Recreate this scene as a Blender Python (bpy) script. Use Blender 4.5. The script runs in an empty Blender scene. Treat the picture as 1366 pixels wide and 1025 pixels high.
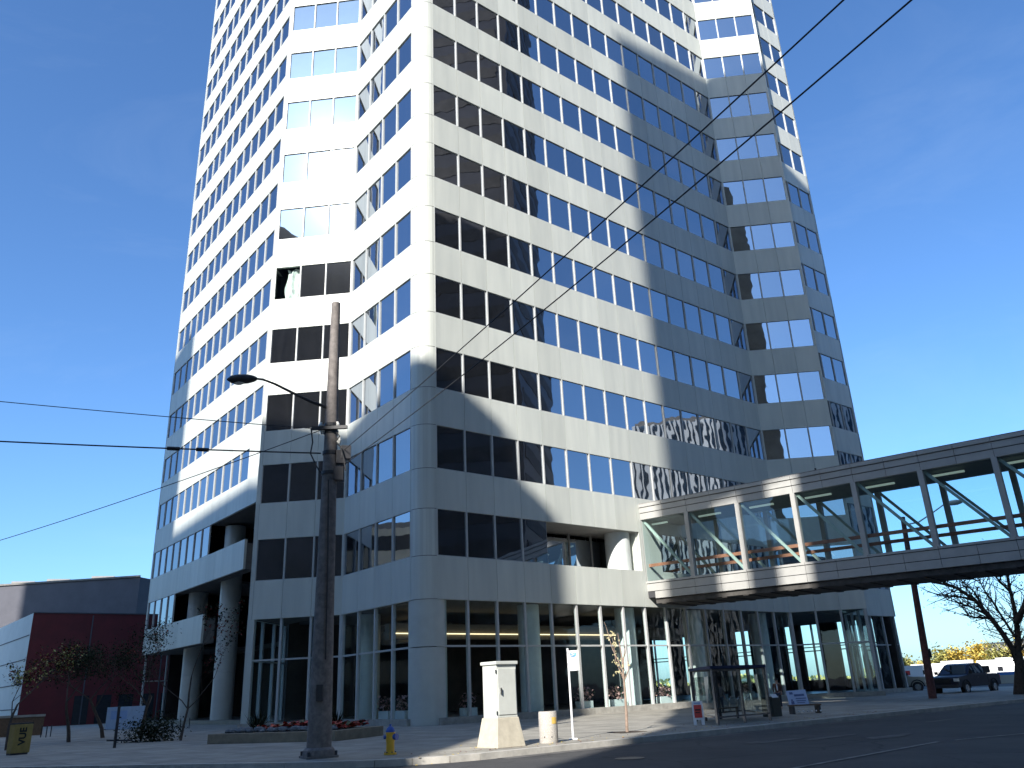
import bpy, math, random
from mathutils import Vector, Matrix
random.seed(7)
V = Vector
rad = math.radians
C = bpy.context.scene.collection
scn = bpy.context.scene

# ------------------------------------------------------------------ camera
FPX, PITCH, ROLL, EYE = 1082.53, rad(20.7326), rad(-2.5764), 1.6
_F = V((0, math.cos(PITCH), math.sin(PITCH)))
_R = V((1, 0, 0)); _U = V((0, -math.sin(PITCH), math.cos(PITCH)))
CR = _R*math.cos(ROLL) + _U*math.sin(ROLL)
CU = -_R*math.sin(ROLL) + _U*math.cos(ROLL)
EYEP = V((0, 0, EYE))
cam_d = bpy.data.cameras.new('camera'); cam = bpy.data.objects.new('camera', cam_d); C.objects.link(cam)
cam_d.sensor_width = 36; cam_d.lens = FPX/1366*36; cam_d.clip_end = 6000; cam_d.clip_start = .1
M3 = Matrix((CR, CU, -_F)).transposed()
cam.matrix_world = Matrix.Translation(EYEP) @ M3.to_4x4()
scn.camera = cam

def ray(u, v):
    return (_F + CR*((u-683)/FPX) + CU*((512.5-v)/FPX)).normalized()
def gr(u, v, z=0.15):                       # measured point of the photo at a known height
    d = ray(u, v); return EYEP + d*((z-EYE)/d.z)
def atd(u, v, dist):                        # point at a known horizontal distance
    d = ray(u, v); return EYEP + d*(dist/math.hypot(d.x, d.y))
def onpl(u, v, P, dr):
    n = V((dr.y, -dr.x, 0)); d = ray(u, v); return EYEP + d*(((P-EYEP).dot(n))/d.dot(n))
def dv(az): return V((math.sin(rad(az)), math.cos(rad(az)), 0))
Z3 = V((0, 0, 1))

# ------------------------------------------------------------------ materials
MATS = {}
def nt(name):
    m = bpy.data.materials.new(name); m.use_nodes = True; n = m.node_tree; MATS[name] = m
    return m, n, n.nodes, n.links, n.nodes['Principled BSDF']
def mat(name, col, rough=.6, metal=0, spec=.5, noise=0, nscale=3, bump=0, bscale=40, col2=None, island=0, emit=None, estr=0, detail=6):
    m, n, N, L, b = nt(name)
    b.inputs['Base Color'].default_value = (*col, 1); b.inputs['Roughness'].default_value = rough
    b.inputs['Metallic'].default_value = metal; b.inputs['Specular IOR Level'].default_value = spec
    tc = N.new('ShaderNodeTexCoord')
    if noise or col2:
        t = N.new('ShaderNodeTexNoise'); t.inputs['Scale'].default_value = nscale; t.inputs['Detail'].default_value = detail
        t.inputs['Roughness'].default_value = .65
        L.new(tc.outputs['Object'], t.inputs['Vector'])
        r = N.new('ShaderNodeValToRGB'); L.new(t.outputs['Fac'], r.inputs['Fac'])
        r.color_ramp.elements[0].position = .32; r.color_ramp.elements[1].position = .68
        c2 = col2 or tuple(min(1, c*(1+noise)) for c in col)
        c1 = col if col2 else tuple(c*(1-noise) for c in col)
        r.color_ramp.elements[0].color = (*c1, 1); r.color_ramp.elements[1].color = (*c2, 1)
        out = r.outputs['Color']
        if island:
            g = N.new('ShaderNodeNewGeometry'); mr = N.new('ShaderNodeMapRange')
            mr.inputs['To Min'].default_value = 1-island; mr.inputs['To Max'].default_value = 1+island*.4
            L.new(g.outputs['Random Per Island'], mr.inputs['Value'])
            mx = N.new('ShaderNodeVectorMath'); mx.operation = 'SCALE'
            L.new(out, mx.inputs[0]); L.new(mr.outputs['Result'], mx.inputs['Scale']); out = mx.outputs['Vector']
        L.new(out, b.inputs['Base Color'])
    if bump:
        t2 = N.new('ShaderNodeTexNoise'); t2.inputs['Scale'].default_value = bscale; t2.inputs['Detail'].default_value = 5
        L.new(tc.outputs['Object'], t2.inputs['Vector'])
        bp = N.new('ShaderNodeBump'); bp.inputs['Strength'].default_value = bump; bp.inputs['Distance'].default_value = .02
        L.new(t2.outputs['Fac'], bp.inputs['Height']); L.new(bp.outputs['Normal'], b.inputs['Normal'])
    if emit:
        b.inputs['Emission Color'].default_value = (*emit, 1); b.inputs['Emission Strength'].default_value = estr
    return m

def facade_panel():
    m, n, N, L, b = nt('facade_panel')
    tc = N.new('ShaderNodeTexCoord')
    mp = N.new('ShaderNodeMapping'); mp.inputs['Scale'].default_value = (1.5, 1.5, .16); L.new(tc.outputs['Object'], mp.inputs['Vector'])
    t = N.new('ShaderNodeTexNoise'); t.inputs['Scale'].default_value = 1.2; t.inputs['Detail'].default_value = 5; L.new(mp.outputs['Vector'], t.inputs['Vector'])
    r = N.new('ShaderNodeValToRGB'); L.new(t.outputs['Fac'], r.inputs['Fac'])
    r.color_ramp.elements[0].position = .25; r.color_ramp.elements[1].position = .7
    r.color_ramp.elements[0].color = (.545, .57, .53, 1); r.color_ramp.elements[1].color = (.65, .67, .615, 1)
    g = N.new('ShaderNodeNewGeometry'); mr = N.new('ShaderNodeMapRange'); mr.inputs['To Min'].default_value = .88; mr.inputs['To Max'].default_value = 1.03
    L.new(g.outputs['Random Per Island'], mr.inputs['Value'])
    mx = N.new('ShaderNodeVectorMath'); mx.operation = 'SCALE'; L.new(r.outputs['Color'], mx.inputs[0]); L.new(mr.outputs['Result'], mx.inputs['Scale'])
    L.new(mx.outputs['Vector'], b.inputs['Base Color'])
    b.inputs['Roughness'].default_value = .42; b.inputs['Specular IOR Level'].default_value = .7
    t2 = N.new('ShaderNodeTexNoise'); t2.inputs['Scale'].default_value = .9; L.new(tc.outputs['Object'], t2.inputs['Vector'])
    bp = N.new('ShaderNodeBump'); bp.inputs['Strength'].default_value = .25; bp.inputs['Distance'].default_value = .03
    L.new(t2.outputs['Fac'], bp.inputs['Height']); L.new(bp.outputs['Normal'], b.inputs['Normal'])
    return m
facade_panel()

def coated_glass():
    """opaque looking reflective curtain-wall pane, each pane a little warped"""
    m, n, N, L, b = nt('coated_glass')
    tc = N.new('ShaderNodeTexCoord'); g = N.new('ShaderNodeNewGeometry')
    add = N.new('ShaderNodeVectorMath'); add.operation = 'MULTIPLY_ADD'
    cmb = N.new('ShaderNodeCombineXYZ'); L.new(g.outputs['Random Per Island'], cmb.inputs[0]); L.new(g.outputs['Random Per Island'], cmb.inputs[2])
    add.inputs[1].default_value = (60, 0, 37)
    L.new(cmb.outputs[0], add.inputs[0]); L.new(tc.outputs['Object'], add.inputs[2])
    t = N.new('ShaderNodeTexNoise'); t.inputs['Scale'].default_value = .75; t.inputs['Detail'].default_value = 1.0
    L.new(add.outputs[0], t.inputs['Vector'])
    bp = N.new('ShaderNodeBump'); bp.inputs['Strength'].default_value = .35; bp.inputs['Distance'].default_value = .011
    L.new(t.outputs['Fac'], bp.inputs['Height'])
    gl = N.new('ShaderNodeBsdfGlossy'); gl.inputs['Roughness'].default_value = .012
    L.new(bp.outputs['Normal'], gl.inputs['Normal'])
    vr = N.new('ShaderNodeMapRange'); vr.inputs['To Min'].default_value = .90; vr.inputs['To Max'].default_value = 1.08; L.new(g.outputs['Random Per Island'], vr.inputs['Value'])
    vs = N.new('ShaderNodeVectorMath'); vs.operation = 'SCALE'; vs.inputs[0].default_value = (.56, .60, .66); L.new(vr.outputs[0], vs.inputs['Scale']); L.new(vs.outputs[0], gl.inputs['Color'])
    oi = N.new('ShaderNodeObjectInfo'); ad_ = N.new('ShaderNodeMath'); ad_.operation = 'ADD'; L.new(g.outputs['Random Per Island'], ad_.inputs[0]); L.new(oi.outputs['Random'], ad_.inputs[1])
    fr_ = N.new('ShaderNodeMath'); fr_.operation = 'FRACT'; L.new(ad_.outputs[0], fr_.inputs[0]); L.new(fr_.outputs[0], vr.inputs['Value'])
    for sock in (0, 2): L.new(fr_.outputs[0], cmb.inputs[sock])
    # faint dusty coat and dark room behind
    df = N.new('ShaderNodeBsdfDiffuse'); mr = N.new('ShaderNodeMapRange'); mr.inputs['To Min'].default_value = .012; mr.inputs['To Max'].default_value = .04
    mp = N.new('ShaderNodeMapping'); mp.inputs['Scale'].default_value = (1.6, 1.6, .12); L.new(add.outputs[0], mp.inputs['Vector'])
    t3 = N.new('ShaderNodeTexNoise'); t3.inputs['Scale'].default_value = 2.2; L.new(mp.outputs[0], t3.inputs['Vector'])
    L.new(t3.outputs['Fac'], mr.inputs['Value']); L.new(mr.outputs['Result'], df.inputs['Color'])
    gd = N.new('ShaderNodeBsdfGlossy'); gd.inputs['Roughness'].default_value = .12; gd.inputs['Color'].default_value = (.22, .24, .27, 1)
    fr = N.new('ShaderNodeLayerWeight'); fr.inputs['Blend'].default_value = .35; L.new(bp.outputs['Normal'], fr.inputs['Normal'])
    m2 = N.new('ShaderNodeMapRange'); m2.inputs['To Min'].default_value = .62; m2.inputs['To Max'].default_value = .98; L.new(fr.outputs['Facing'], m2.inputs['Value'])
    a1 = N.new('ShaderNodeMixShader'); a1.inputs[0].default_value = .05; L.new(df.outputs[0], a1.inputs[1]); L.new(gd.outputs[0], a1.inputs[2])
    a2 = N.new('ShaderNodeMixShader'); L.new(m2.outputs[0], a2.inputs[0]); L.new(a1.outputs[0], a2.inputs[1]); L.new(gl.outputs[0], a2.inputs[2])
    L.new(a2.outputs[0], N['Material Output'].inputs['Surface'])
    return m
coated_glass()

def clear_glass(name, tint, refl=.10, gcol=(.9, .95, 1)):
    m, n, N, L, b = nt(name)
    tr = N.new('ShaderNodeBsdfTransparent'); tr.inputs['Color'].default_value = (*tint, 1)
    gl = N.new('ShaderNodeBsdfGlossy'); gl.inputs['Roughness'].default_value = .015; gl.inputs['Color'].default_value = (*gcol, 1)
    tc = N.new('ShaderNodeTexCoord'); t = N.new('ShaderNodeTexNoise'); t.inputs['Scale'].default_value = .5; L.new(tc.outputs['Object'], t.inputs['Vector'])
    bp = N.new('ShaderNodeBump'); bp.inputs['Strength'].default_value = .3; bp.inputs['Distance'].default_value = .03
    L.new(t.outputs['Fac'], bp.inputs['Height']); L.new(bp.outputs['Normal'], gl.inputs['Normal'])
    fr = N.new('ShaderNodeLayerWeight'); fr.inputs['Blend'].default_value = .5
    pw = N.new('ShaderNodeMath'); pw.operation = 'POWER'; pw.inputs[1].default_value = 5.0; L.new(fr.outputs['Facing'], pw.inputs[0])
    ad = N.new('ShaderNodeMath'); ad.operation = 'MULTIPLY_ADD'; ad.inputs[1].default_value = .9; ad.inputs[2].default_value = .07+refl; ad.use_clamp = True; L.new(pw.outputs[0], ad.inputs[0])
    mx = N.new('ShaderNodeMixShader'); L.new(ad.outputs[0], mx.inputs[0]); L.new(tr.outputs[0], mx.inputs[1]); L.new(gl.outputs[0], mx.inputs[2])
    L.new(mx.outputs[0], N['Material Output'].inputs['Surface'])
    return m
clear_glass('lobby_glass', (.88, .97, .96), -.03)
clear_glass('bridge_glass', (.84, .93, .93), .0)
clear_glass('shelter_glass', (.78, .84, .84), .0)
clear_glass('car_glass', (.18, .22, .25), .10)

def asphalt():
    m, n, N, L, b = nt('asphalt')
    tc = N.new('ShaderNodeTexCoord')
    t = N.new('ShaderNodeTexNoise'); t.inputs['Scale'].default_value = .35; t.inputs['Detail'].default_value = 9; t.inputs['Roughness'].default_value = .7; L.new(tc.outputs['Object'], t.inputs['Vector'])
    r = N.new('ShaderNodeValToRGB'); L.new(t.outputs['Fac'], r.inputs['Fac'])
    r.color_ramp.elements[0].position = .35; r.color_ramp.elements[1].position = .68
    r.color_ramp.elements[0].color = (.028, .028, .031, 1); r.color_ramp.elements[1].color = (.062, .061, .060, 1)
    t2 = N.new('ShaderNodeTexNoise'); t2.inputs['Scale'].default_value = 60; t2.inputs['Detail'].default_value = 4; L.new(tc.outputs['Object'], t2.inputs['Vector'])
    mr = N.new('ShaderNodeMapRange'); mr.inputs['From Min'].default_value = .3; mr.inputs['From Max'].default_value = .7; mr.inputs['To Min'].default_value = .75; mr.inputs['To Max'].default_value = 1.35; L.new(t2.outputs['Fac'], mr.inputs['Value'])
    mx = N.new('ShaderNodeVectorMath'); mx.operation = 'SCALE'; L.new(r.outputs[0], mx.inputs[0]); L.new(mr.outputs[0], mx.inputs['Scale'])
    # cracks
    vo = N.new('ShaderNodeTexVoronoi'); vo.feature = 'DISTANCE_TO_EDGE'; vo.inputs['Scale'].default_value = .22
    dis = N.new('ShaderNodeVectorMath'); dis.operation = 'MULTIPLY_ADD'; dis.inputs[1].default_value = (1.6, 1.6, 0); L.new(t.outputs['Color'], dis.inputs[0]); L.new(tc.outputs['Object'], dis.inputs[2]); L.new(dis.outputs[0], vo.inputs['Vector'])
    cr = N.new('ShaderNodeMapRange'); cr.inputs['From Min'].default_value = .002; cr.inputs['From Max'].default_value = .008; cr.inputs['To Min'].default_value = .45; cr.inputs['To Max'].default_value = 1; L.new(vo.outputs['Distance'], cr.inputs['Value'])
    m3 = N.new('ShaderNodeVectorMath'); m3.operation = 'SCALE'; L.new(mx.outputs[0], m3.inputs[0]); L.new(cr.outputs[0], m3.inputs['Scale'])
    L.new(m3.outputs[0], b.inputs['Base Color']); b.inputs['Roughness'].default_value = .85
    bp = N.new('ShaderNodeBump'); bp.inputs['Strength'].default_value = .5; bp.inputs['Distance'].default_value = .01; L.new(t2.outputs['Fac'], bp.inputs['Height']); L.new(bp.outputs[0], b.inputs['Normal'])
asphalt()

def paving():
    m, n, N, L, b = nt('paving')
    tc = N.new('ShaderNodeTexCoord'); mp = N.new('ShaderNodeMapping'); mp.inputs['Rotation'].default_value = (0, 0, rad(50.8-90)); L.new(tc.outputs['Object'], mp.inputs['Vector'])
    br = N.new('ShaderNodeTexBrick'); br.offset = 0; br.inputs['Scale'].default_value = 1
    br.inputs['Brick Width'].default_value = 1.5; br.inputs['Row Height'].default_value = 1.5; br.inputs['Mortar Size'].default_value = .012
    br.inputs['Color1'].default_value = (.265, .25, .215, 1); br.inputs['Color2'].default_value = (.335, .315, .27, 1); br.inputs['Mortar'].default_value = (.13, .12, .105, 1)
    L.new(mp.outputs[0], br.inputs['Vector'])
    t = N.new('ShaderNodeTexNoise'); t.inputs['Scale'].default_value = .8; t.inputs['Detail'].default_value = 9; t.inputs['Roughness'].default_value = .7; L.new(tc.outputs['Object'], t.inputs['Vector'])
    mr = N.new('ShaderNodeMapRange'); mr.inputs['From Min'].default_value = .3; mr.inputs['From Max'].default_value = .7; mr.inputs['To Min'].default_value = .62; mr.inputs['To Max'].default_value = 1.2; L.new(t.outputs['Fac'], mr.inputs['Value'])
    mx = N.new('ShaderNodeVectorMath'); mx.operation = 'SCALE'; L.new(br.outputs[0], mx.inputs[0]); L.new(mr.outputs[0], mx.inputs['Scale'])
    L.new(mx.outputs[0], b.inputs['Base Color']); b.inputs['Roughness'].default_value = .85
paving()

mat('joint', (.05, .05, .055), .8)
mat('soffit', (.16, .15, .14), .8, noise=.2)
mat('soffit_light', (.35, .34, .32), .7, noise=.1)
mat('column_panel', (.56, .58, .54), .35, spec=.6, noise=.06, nscale=1)
mat('mullion', (.50, .51, .50), .45, spec=.4, noise=.05)
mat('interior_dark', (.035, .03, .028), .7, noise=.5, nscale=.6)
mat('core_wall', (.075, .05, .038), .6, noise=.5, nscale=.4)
mat('lobby_floor', (.13, .12, .11), .35, noise=.2, nscale=1)
mat('lobby_ceiling', (.16, .145, .125), .8, noise=.15)
mat('white_column', (.70, .74, .72), .4, noise=.05)
mat('strip_lamp', (.9, .8, .6), .5, emit=(1.0, .80, .48), estr=1.1)
mat('tube_lamp', (.8, .85, .8), .5, emit=(.75, .95, .8), estr=.14)
mat('concrete', (.36, .345, .31), .85, noise=.22, nscale=2.5, bump=.4, bscale=30)
mat('concrete_warm', (.52, .475, .38), .85, noise=.12, nscale=4, bump=.5, bscale=40)
mat('kerb_stone', (.45, .43, .39), .85, noise=.22, nscale=2, bump=.3)
mat('road_paint', (.10, .10, .095), .8, col2=(.30, .29, .27), nscale=3, noise=.45)
mat('patch', (.10, .097, .092), .9, noise=.4, nscale=1.5)
mat('pole_grey', (.185, .165, .155), .75, noise=.35, nscale=5, bump=.5, bscale=25)
mat('pole_brown', (.20, .085, .08), .8, noise=.3, nscale=6)
mat('dark_metal', (.035, .035, .04), .5, noise=.3)
mat('wire', (.03, .03, .032), .7, noise=.2)
mat('bridge_cladding', (.40, .395, .375), .5, spec=.5, noise=.08, nscale=1.2, island=.06)
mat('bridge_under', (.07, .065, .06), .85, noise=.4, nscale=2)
mat('truss', (.40, .48, .43), .5, noise=.1)
mat('handrail_board', (.36, .15, .09), .5, noise=.2)
mat('bridge_roof_in', (.22, .24, .23), .8, noise=.1)
mat('cabinet_metal', (.62, .64, .60), .45, noise=.06, nscale=3)
mat('bin_aggregate', (.50, .47, .43), .9, noise=.3, nscale=40, bump=.8, bscale=90)
mat('yellow_label', (.75, .50, .12), .6, noise=.15)
mat('hydrant_yellow', (.72, .42, .035), .45, noise=.12, nscale=8)
mat('hydrant_blue', (.03, .09, .38), .45, noise=.15)
mat('sign_white', (.80, .80, .80), .45, noise=.03)
mat('sign_blue', (.08, .36, .70), .5, noise=.05)
mat('sign_red', (.62, .06, .05), .5, noise=.1)
mat('ink', (.015, .015, .015), .6, noise=.1)
mat('paper_blue', (.40, .46, .60), .6, noise=.05)
mat('board_ink', (.10, .12, .24), .6, noise=.2)
mat('box_yellow', (.38, .27, .08), .5, noise=.15, nscale=6)
mat('board_blue', (.26, .38, .60), .6, noise=.08)
mat('board_pale', (.36, .46, .58), .6, noise=.1)
mat('red_wall', (.12, .010, .015), .6, noise=.18, nscale=.7)
mat('white_metal_wall', (.62, .64, .63), .5, noise=.06, nscale=.5)
mat('grey_wall', (.10, .10, .118), .8, noise=.12, nscale=.5)
mat('rock', (.17, .18, .19), .85, noise=.35, nscale=3, island=.3)
mat('planter_wall', (.27, .225, .16), .85, noise=.2, nscale=3)
mat('soil', (.05, .035, .025), .95, noise=.3)
mat('red_flower', (.50, .04, .02), .6, noise=.2, island=.35)
mat('green_leaf', (.05, .085, .03), .6, noise=.3, island=.4)
mat('dark_leaf', (.030, .040, .022), .9, spec=.1, noise=.3, island=.4)
mat('red_leaf', (.20, .05, .04), .9, spec=.1, noise=.3, island=.4)
mat('yellow_leaf', (.58, .42, .08), .6, noise=.2, island=.35)
mat('olive_leaf', (.42, .40, .12), .6, noise=.2, island=.35)
mat('pale_leaf', (.62, .56, .32), .6, noise=.2, island=.3)
mat('pink_flower', (.55, .32, .30), .7, noise=.3, island=.4)
mat('bark', (.10, .075, .06), .9, noise=.3, nscale=8)
mat('bark_pale', (.30, .22, .17), .9, noise=.3, nscale=8)
mat('white_pot', (.70, .74, .74), .5, noise=.05)
mat('car_dark', (.012, .014, .028), .35, metal=.0, spec=.4, noise=.1)
mat('car_silver', (.42, .40, .36), .28, metal=.6, noise=.05)
mat('tyre', (.02, .02, .02), .85, noise=.2)
mat('chrome', (.45, .45, .46), .25, metal=1, noise=.05)
mat('lamp_lens', (.7, .7, .66), .2, noise=.05)
mat('trailer_white', (.80, .80, .79), .5, noise=.04, nscale=.5)
mat('barrier_orange', (.70, .25, .13), .6, noise=.15)
mat('tarp_blue', (.07, .22, .55), .6, noise=.1)
mat('concrete_far', (.42, .40, .34), .9, noise=.15, nscale=.3)
mat('roof_dark', (.12, .13, .13), .8, noise=.1)
mat('skin', (.42, .25, .18), .6, noise=.08)
mat('hair', (.02, .015, .012), .7, noise=.2)
mat('jacket_brown', (.10, .045, .03), .8, noise=.2, nscale=10)
mat('shirt_white', (.75, .76, .78), .8, noise=.05)
mat('trousers', (.03, .035, .055), .8, noise=.2)
mat('coat_grey', (.16, .13, .12), .8, noise=.2)
mat('bin_green', (.05, .055, .045), .6, noise=.2)
mat('bench_wood', (.16, .10, .06), .7, noise=.25, nscale=10)
mat('brown_brick', (.24, .19, .13), .85, col2=(.50, .43, .32), nscale=.12, noise=.3)
mat('beige_concrete', (.47, .43, .34), .85, noise=.12, nscale=.4)
mat('dark_tower', (.035, .032, .036), .5, noise=.5, nscale=.15)
mat('stripe_blue', (.05, .10, .16), .3, noise=.2, nscale=.3)
mat('stripe_white', (.78, .80, .80), .5, noise=.05)
mat('dark_window', (.02, .022, .028), .25, noise=.2)
mat('curtain', (.72, .74, .70), .8, noise=.15, nscale=5)
mat('roof_navy', (.02, .035, .09), .5, noise=.1)
mat('roofing', (.20, .19, .18), .9, noise=.2)

# ------------------------------------------------------------------ mesh builder
def origin(p):
    o = V((0, 0, 0))
    while p is not None:
        o += p.location; p = p.parent
    return o
class MB:
    def __init__(s): s.v = []; s.f = []; s.m = []; s.mats = []
    def mi(s, m):
        if m not in s.mats: s.mats.append(m)
        return s.mats.index(m)
    def poly(s, pts, m):
        i = len(s.v); s.v += [V(p) for p in pts]; s.f.append(tuple(range(i, i+len(pts)))); s.m.append(s.mi(m))
    def obox(s, P, ax, ay, az_, m):
        """box from corner P spanned by three edge vectors"""
        i = len(s.v); P = V(P)
        for k in range(8):
            s.v.append(P + (ax if k & 1 else V()) + (ay if k & 2 else V()) + (az_ if k & 4 else V()))
        q = [(0, 2, 3, 1), (4, 5, 7, 6), (0, 1, 5, 4), (2, 6, 7, 3), (0, 4, 6, 2), (1, 3, 7, 5)]
        if ax.cross(ay).dot(az_) < 0: q = [t[::-1] for t in q]
        for t in q: s.f.append(tuple(i+x for x in t)); s.m.append(s.mi(m))
    def cbox(s, c, sx, sy, sz, rz, m):
        """box, base centre c"""
        x = V((math.cos(rz), math.sin(rz), 0)); y = V((-math.sin(rz), math.cos(rz), 0))
        s.obox(V(c) - x*sx/2 - y*sy/2, x*sx, y*sy, Z3*sz, m)
    def tube(s, pts, rs, m, n=8, cap=True):
        pts = [V(p) for p in pts]
        if not isinstance(rs, (list, tuple)): rs = [rs]*len(pts)
        base = len(s.v); up = None
        for k, p in enumerate(pts):
            d = (pts[min(k+1, len(pts)-1)] - pts[max(k-1, 0)])
            if d.length < 1e-6: d = V((0, 0, 1))
            d.normalize()
            if up is None: up = V((0, 0, 1)) if abs(d.z) < .9 else V((1, 0, 0))
            x = up.cross(d)
            if x.length < 1e-4: x = V((1, 0, 0)).cross(d)
            x.normalize(); y = d.cross(x); up = y
            for j in range(n):
                t = 2*math.pi*j/n; s.v.append(p + x*math.cos(t)*rs[k] + y*math.sin(t)*rs[k])
        mi = s.mi(m)
        for k in range(len(pts)-1):
            for j in range(n):
                a0 = base+k*n+j; a1 = base+k*n+(j+1) % n
                s.f.append((a0, a1, a1+n, a0+n)); s.m.append(mi)
        if cap:
            s.f.append(tuple(base+j for j in range(n))[::-1]); s.m.append(mi)
            e = base+(len(pts)-1)*n; s.f.append(tuple(e+j for j in range(n))); s.m.append(mi)
    def lathe(s, c, prof, m, n=24):
        """prof: list of (radius, z)"""
        c = V(c); s.tube([c+Z3*z for r, z in prof], [max(r, 1e-4) for r, z in prof], m, n)
    def prism(s, pts, off, m):
        """closed planar outline extruded by vector off"""
        i = len(s.v); n = len(pts); pts = [V(p) for p in pts]; s.v += pts + [p+off for p in pts]; mi = s.mi(m)
        s.f.append(tuple(range(i, i+n))[::-1]); s.f.append(tuple(range(i+n, i+2*n))); s.m += [mi, mi]
        for k in range(n): s.f.append((i+k, i+(k+1) % n, i+n+(k+1) % n, i+n+k)); s.m.append(mi)
    def blob(s, c, r, m, sq=(1, 1, 1), n=6):
        base = len(s.v); c = V(c); mi = s.mi(m); rings = 4
        for k in range(1, rings):
            ph = math.pi*k/rings
            for j in range(n):
                t = 2*math.pi*j/n; q = r*random.uniform(.85, 1.15)
                s.v.append(c+V((q*math.sin(ph)*math.cos(t)*sq[0], q*math.sin(ph)*math.sin(t)*sq[1], q*math.cos(ph)*sq[2])))
        s.v.append(c+V((0, 0, r*sq[2]))); s.v.append(c-V((0, 0, r*sq[2])))
        for k in range(rings-2):
            for j in range(n):
                a0 = base+k*n+j; a1 = base+k*n+(j+1) % n; s.f.append((a0, a0+n, a1+n, a1)); s.m.append(mi)
        T = base+(rings-1)*n
        for j in range(n):
            s.f.append((T, base+j, base+(j+1) % n)); s.m.append(mi)
            e = base+(rings-2)*n; s.f.append((T+1, e+(j+1) % n, e+j)); s.m.append(mi)
    def build(s, name, parent=None, loc=None, smooth=False, bevel=0):
        me = bpy.data.meshes.new(name); o = bpy.data.objects.new(name, me); C.objects.link(o)
        if parent is not None: o.parent = parent; og = origin(parent)
        else:
            if loc is not None: o.location = loc
            og = V(loc) if loc is not None else V((0, 0, 0))
        me.from_pydata([v-og for v in s.v], [], s.f)
        for m in s.mats: me.materials.append(MATS[m])
        me.polygons.foreach_set('material_index', s.m)
        if smooth:
            me.polygons.foreach_set('use_smooth', [True]*len(s.f))
            me.update(); me.set_sharp_from_angle(angle=rad(40))
        me.update()
        if bevel:
            b = o.modifiers.new('bevel', 'BEVEL'); b.width = bevel; b.segments = 2; b.limit_method = 'ANGLE'
        return o
def tag(o, label, cat, group=None, kind=None):
    if label: o['label'] = label
    if cat: o['category'] = cat
    if group: o['group'] = group
    if kind: o['kind'] = kind
    return o
def thing(name, loc, label, cat, group=None):
    o = bpy.data.objects.new(name, None); C.objects.link(o); o.location = V(loc); o.empty_display_size = .3
    return tag(o, label, cat, group)
def struct(o): o['kind'] = 'structure'; return o

# ------------------------------------------------------------------ tower frame of reference
AZ = 50.8184
a, b = dv(AZ), dv(AZ-90)
P0 = dv(-6.8531)*44.6772
h, z8, m, mC = 4.9396, 6.4419, 2.04, 1.887
ta, tb, LB = 1.0465, 1.1237, 9.1312
L16 = ta+16*m
def zt(r): return z8+(8-r)*h
c, e = dv(AZ-135.2), dv(AZ-135.2+180)
P1 = P0+b*LB; P2 = P1+c*5.95
Q1 = P0+a*L16; Q2 = Q1+e*5.80
Dk = EYEP+((P1+c*3.17*mC)-EYEP)*1.2; Dk.z = 0
Fk = EYEP+((Q1+e*3*mC)-EYEP)*1.12; Fk.z = 0
da = (Dk-P0).dot(a)              # plane of the long left face
D0 = (Dk-P0).dot(b) + .05*m      # module line
fb = (Fk-P0).dot(b)
F0 = (Fk-P0).dot(a)
def ab(x, y, z=0): return P0+a*x+b*y+Z3*z
bMAX = D0+13*m+.35
aMAX = F0+(.6+2*1.72)/.84375+.25
P2b = ab(da, (P2-P0).dot(b)+ (da-(P2-P0).dot(a)))
Q2b = ab((Q2-P0).dot(a)+(fb-(Q2-P0).dot(b)), fb)
D_start = (P2b-P0).dot(b); F_start = (Q2b-P0).dot(a)
SPB = .53
TOPROW, BOTROW = -14, 7

tower = thing('office_tower', P0+Z3*.15, 'tall office tower with pale panel bands, mirrored window rows and diamond shaped bays', 'office tower')
SOUTH_FACES = []
win_list = []      # (distance, pane quad, frame boxes)
span_parts = {}
stuff_span = MB()
def out_normal(dr): return V((dr.y, -dr.x, 0))
class Face:
    """one straight face: P start, dr direction, outward normal n, module edges"""
    def __init__(s, key, P, dr, n, edges, end, cap0=0.0):
        s.key, s.P, s.dr, s.n, s.edges, s.end, s.cap0 = key, V((P.x, P.y, 0)), dr, n, edges, end, cap0
    def at(s, t, z, o=0): return s.P+s.dr*t+s.n*o+Z3*z

def spandrel(mb, F, z0, z1, t0, t1, cuts):
    ts = [t0]+[t for t in cuts if t0+.15 < t < t1-.15]+[t1]
    G = .011
    for i in range(len(ts)-1):
        mb.obox(F.at(ts[i]+(G if i else 0), z0, -.2), F.dr*(ts[i+1]-ts[i]-(G if i else 0)-(G if i < len(ts)-2 else 0)), F.n*.2, Z3*(z1-z0), 'facade_panel')
    mb.obox(F.at(t0+.02, z0+.01, -.24), F.dr*(t1-t0-.04), F.n*.12, Z3*(z1-z0-.02), 'joint')

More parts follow.
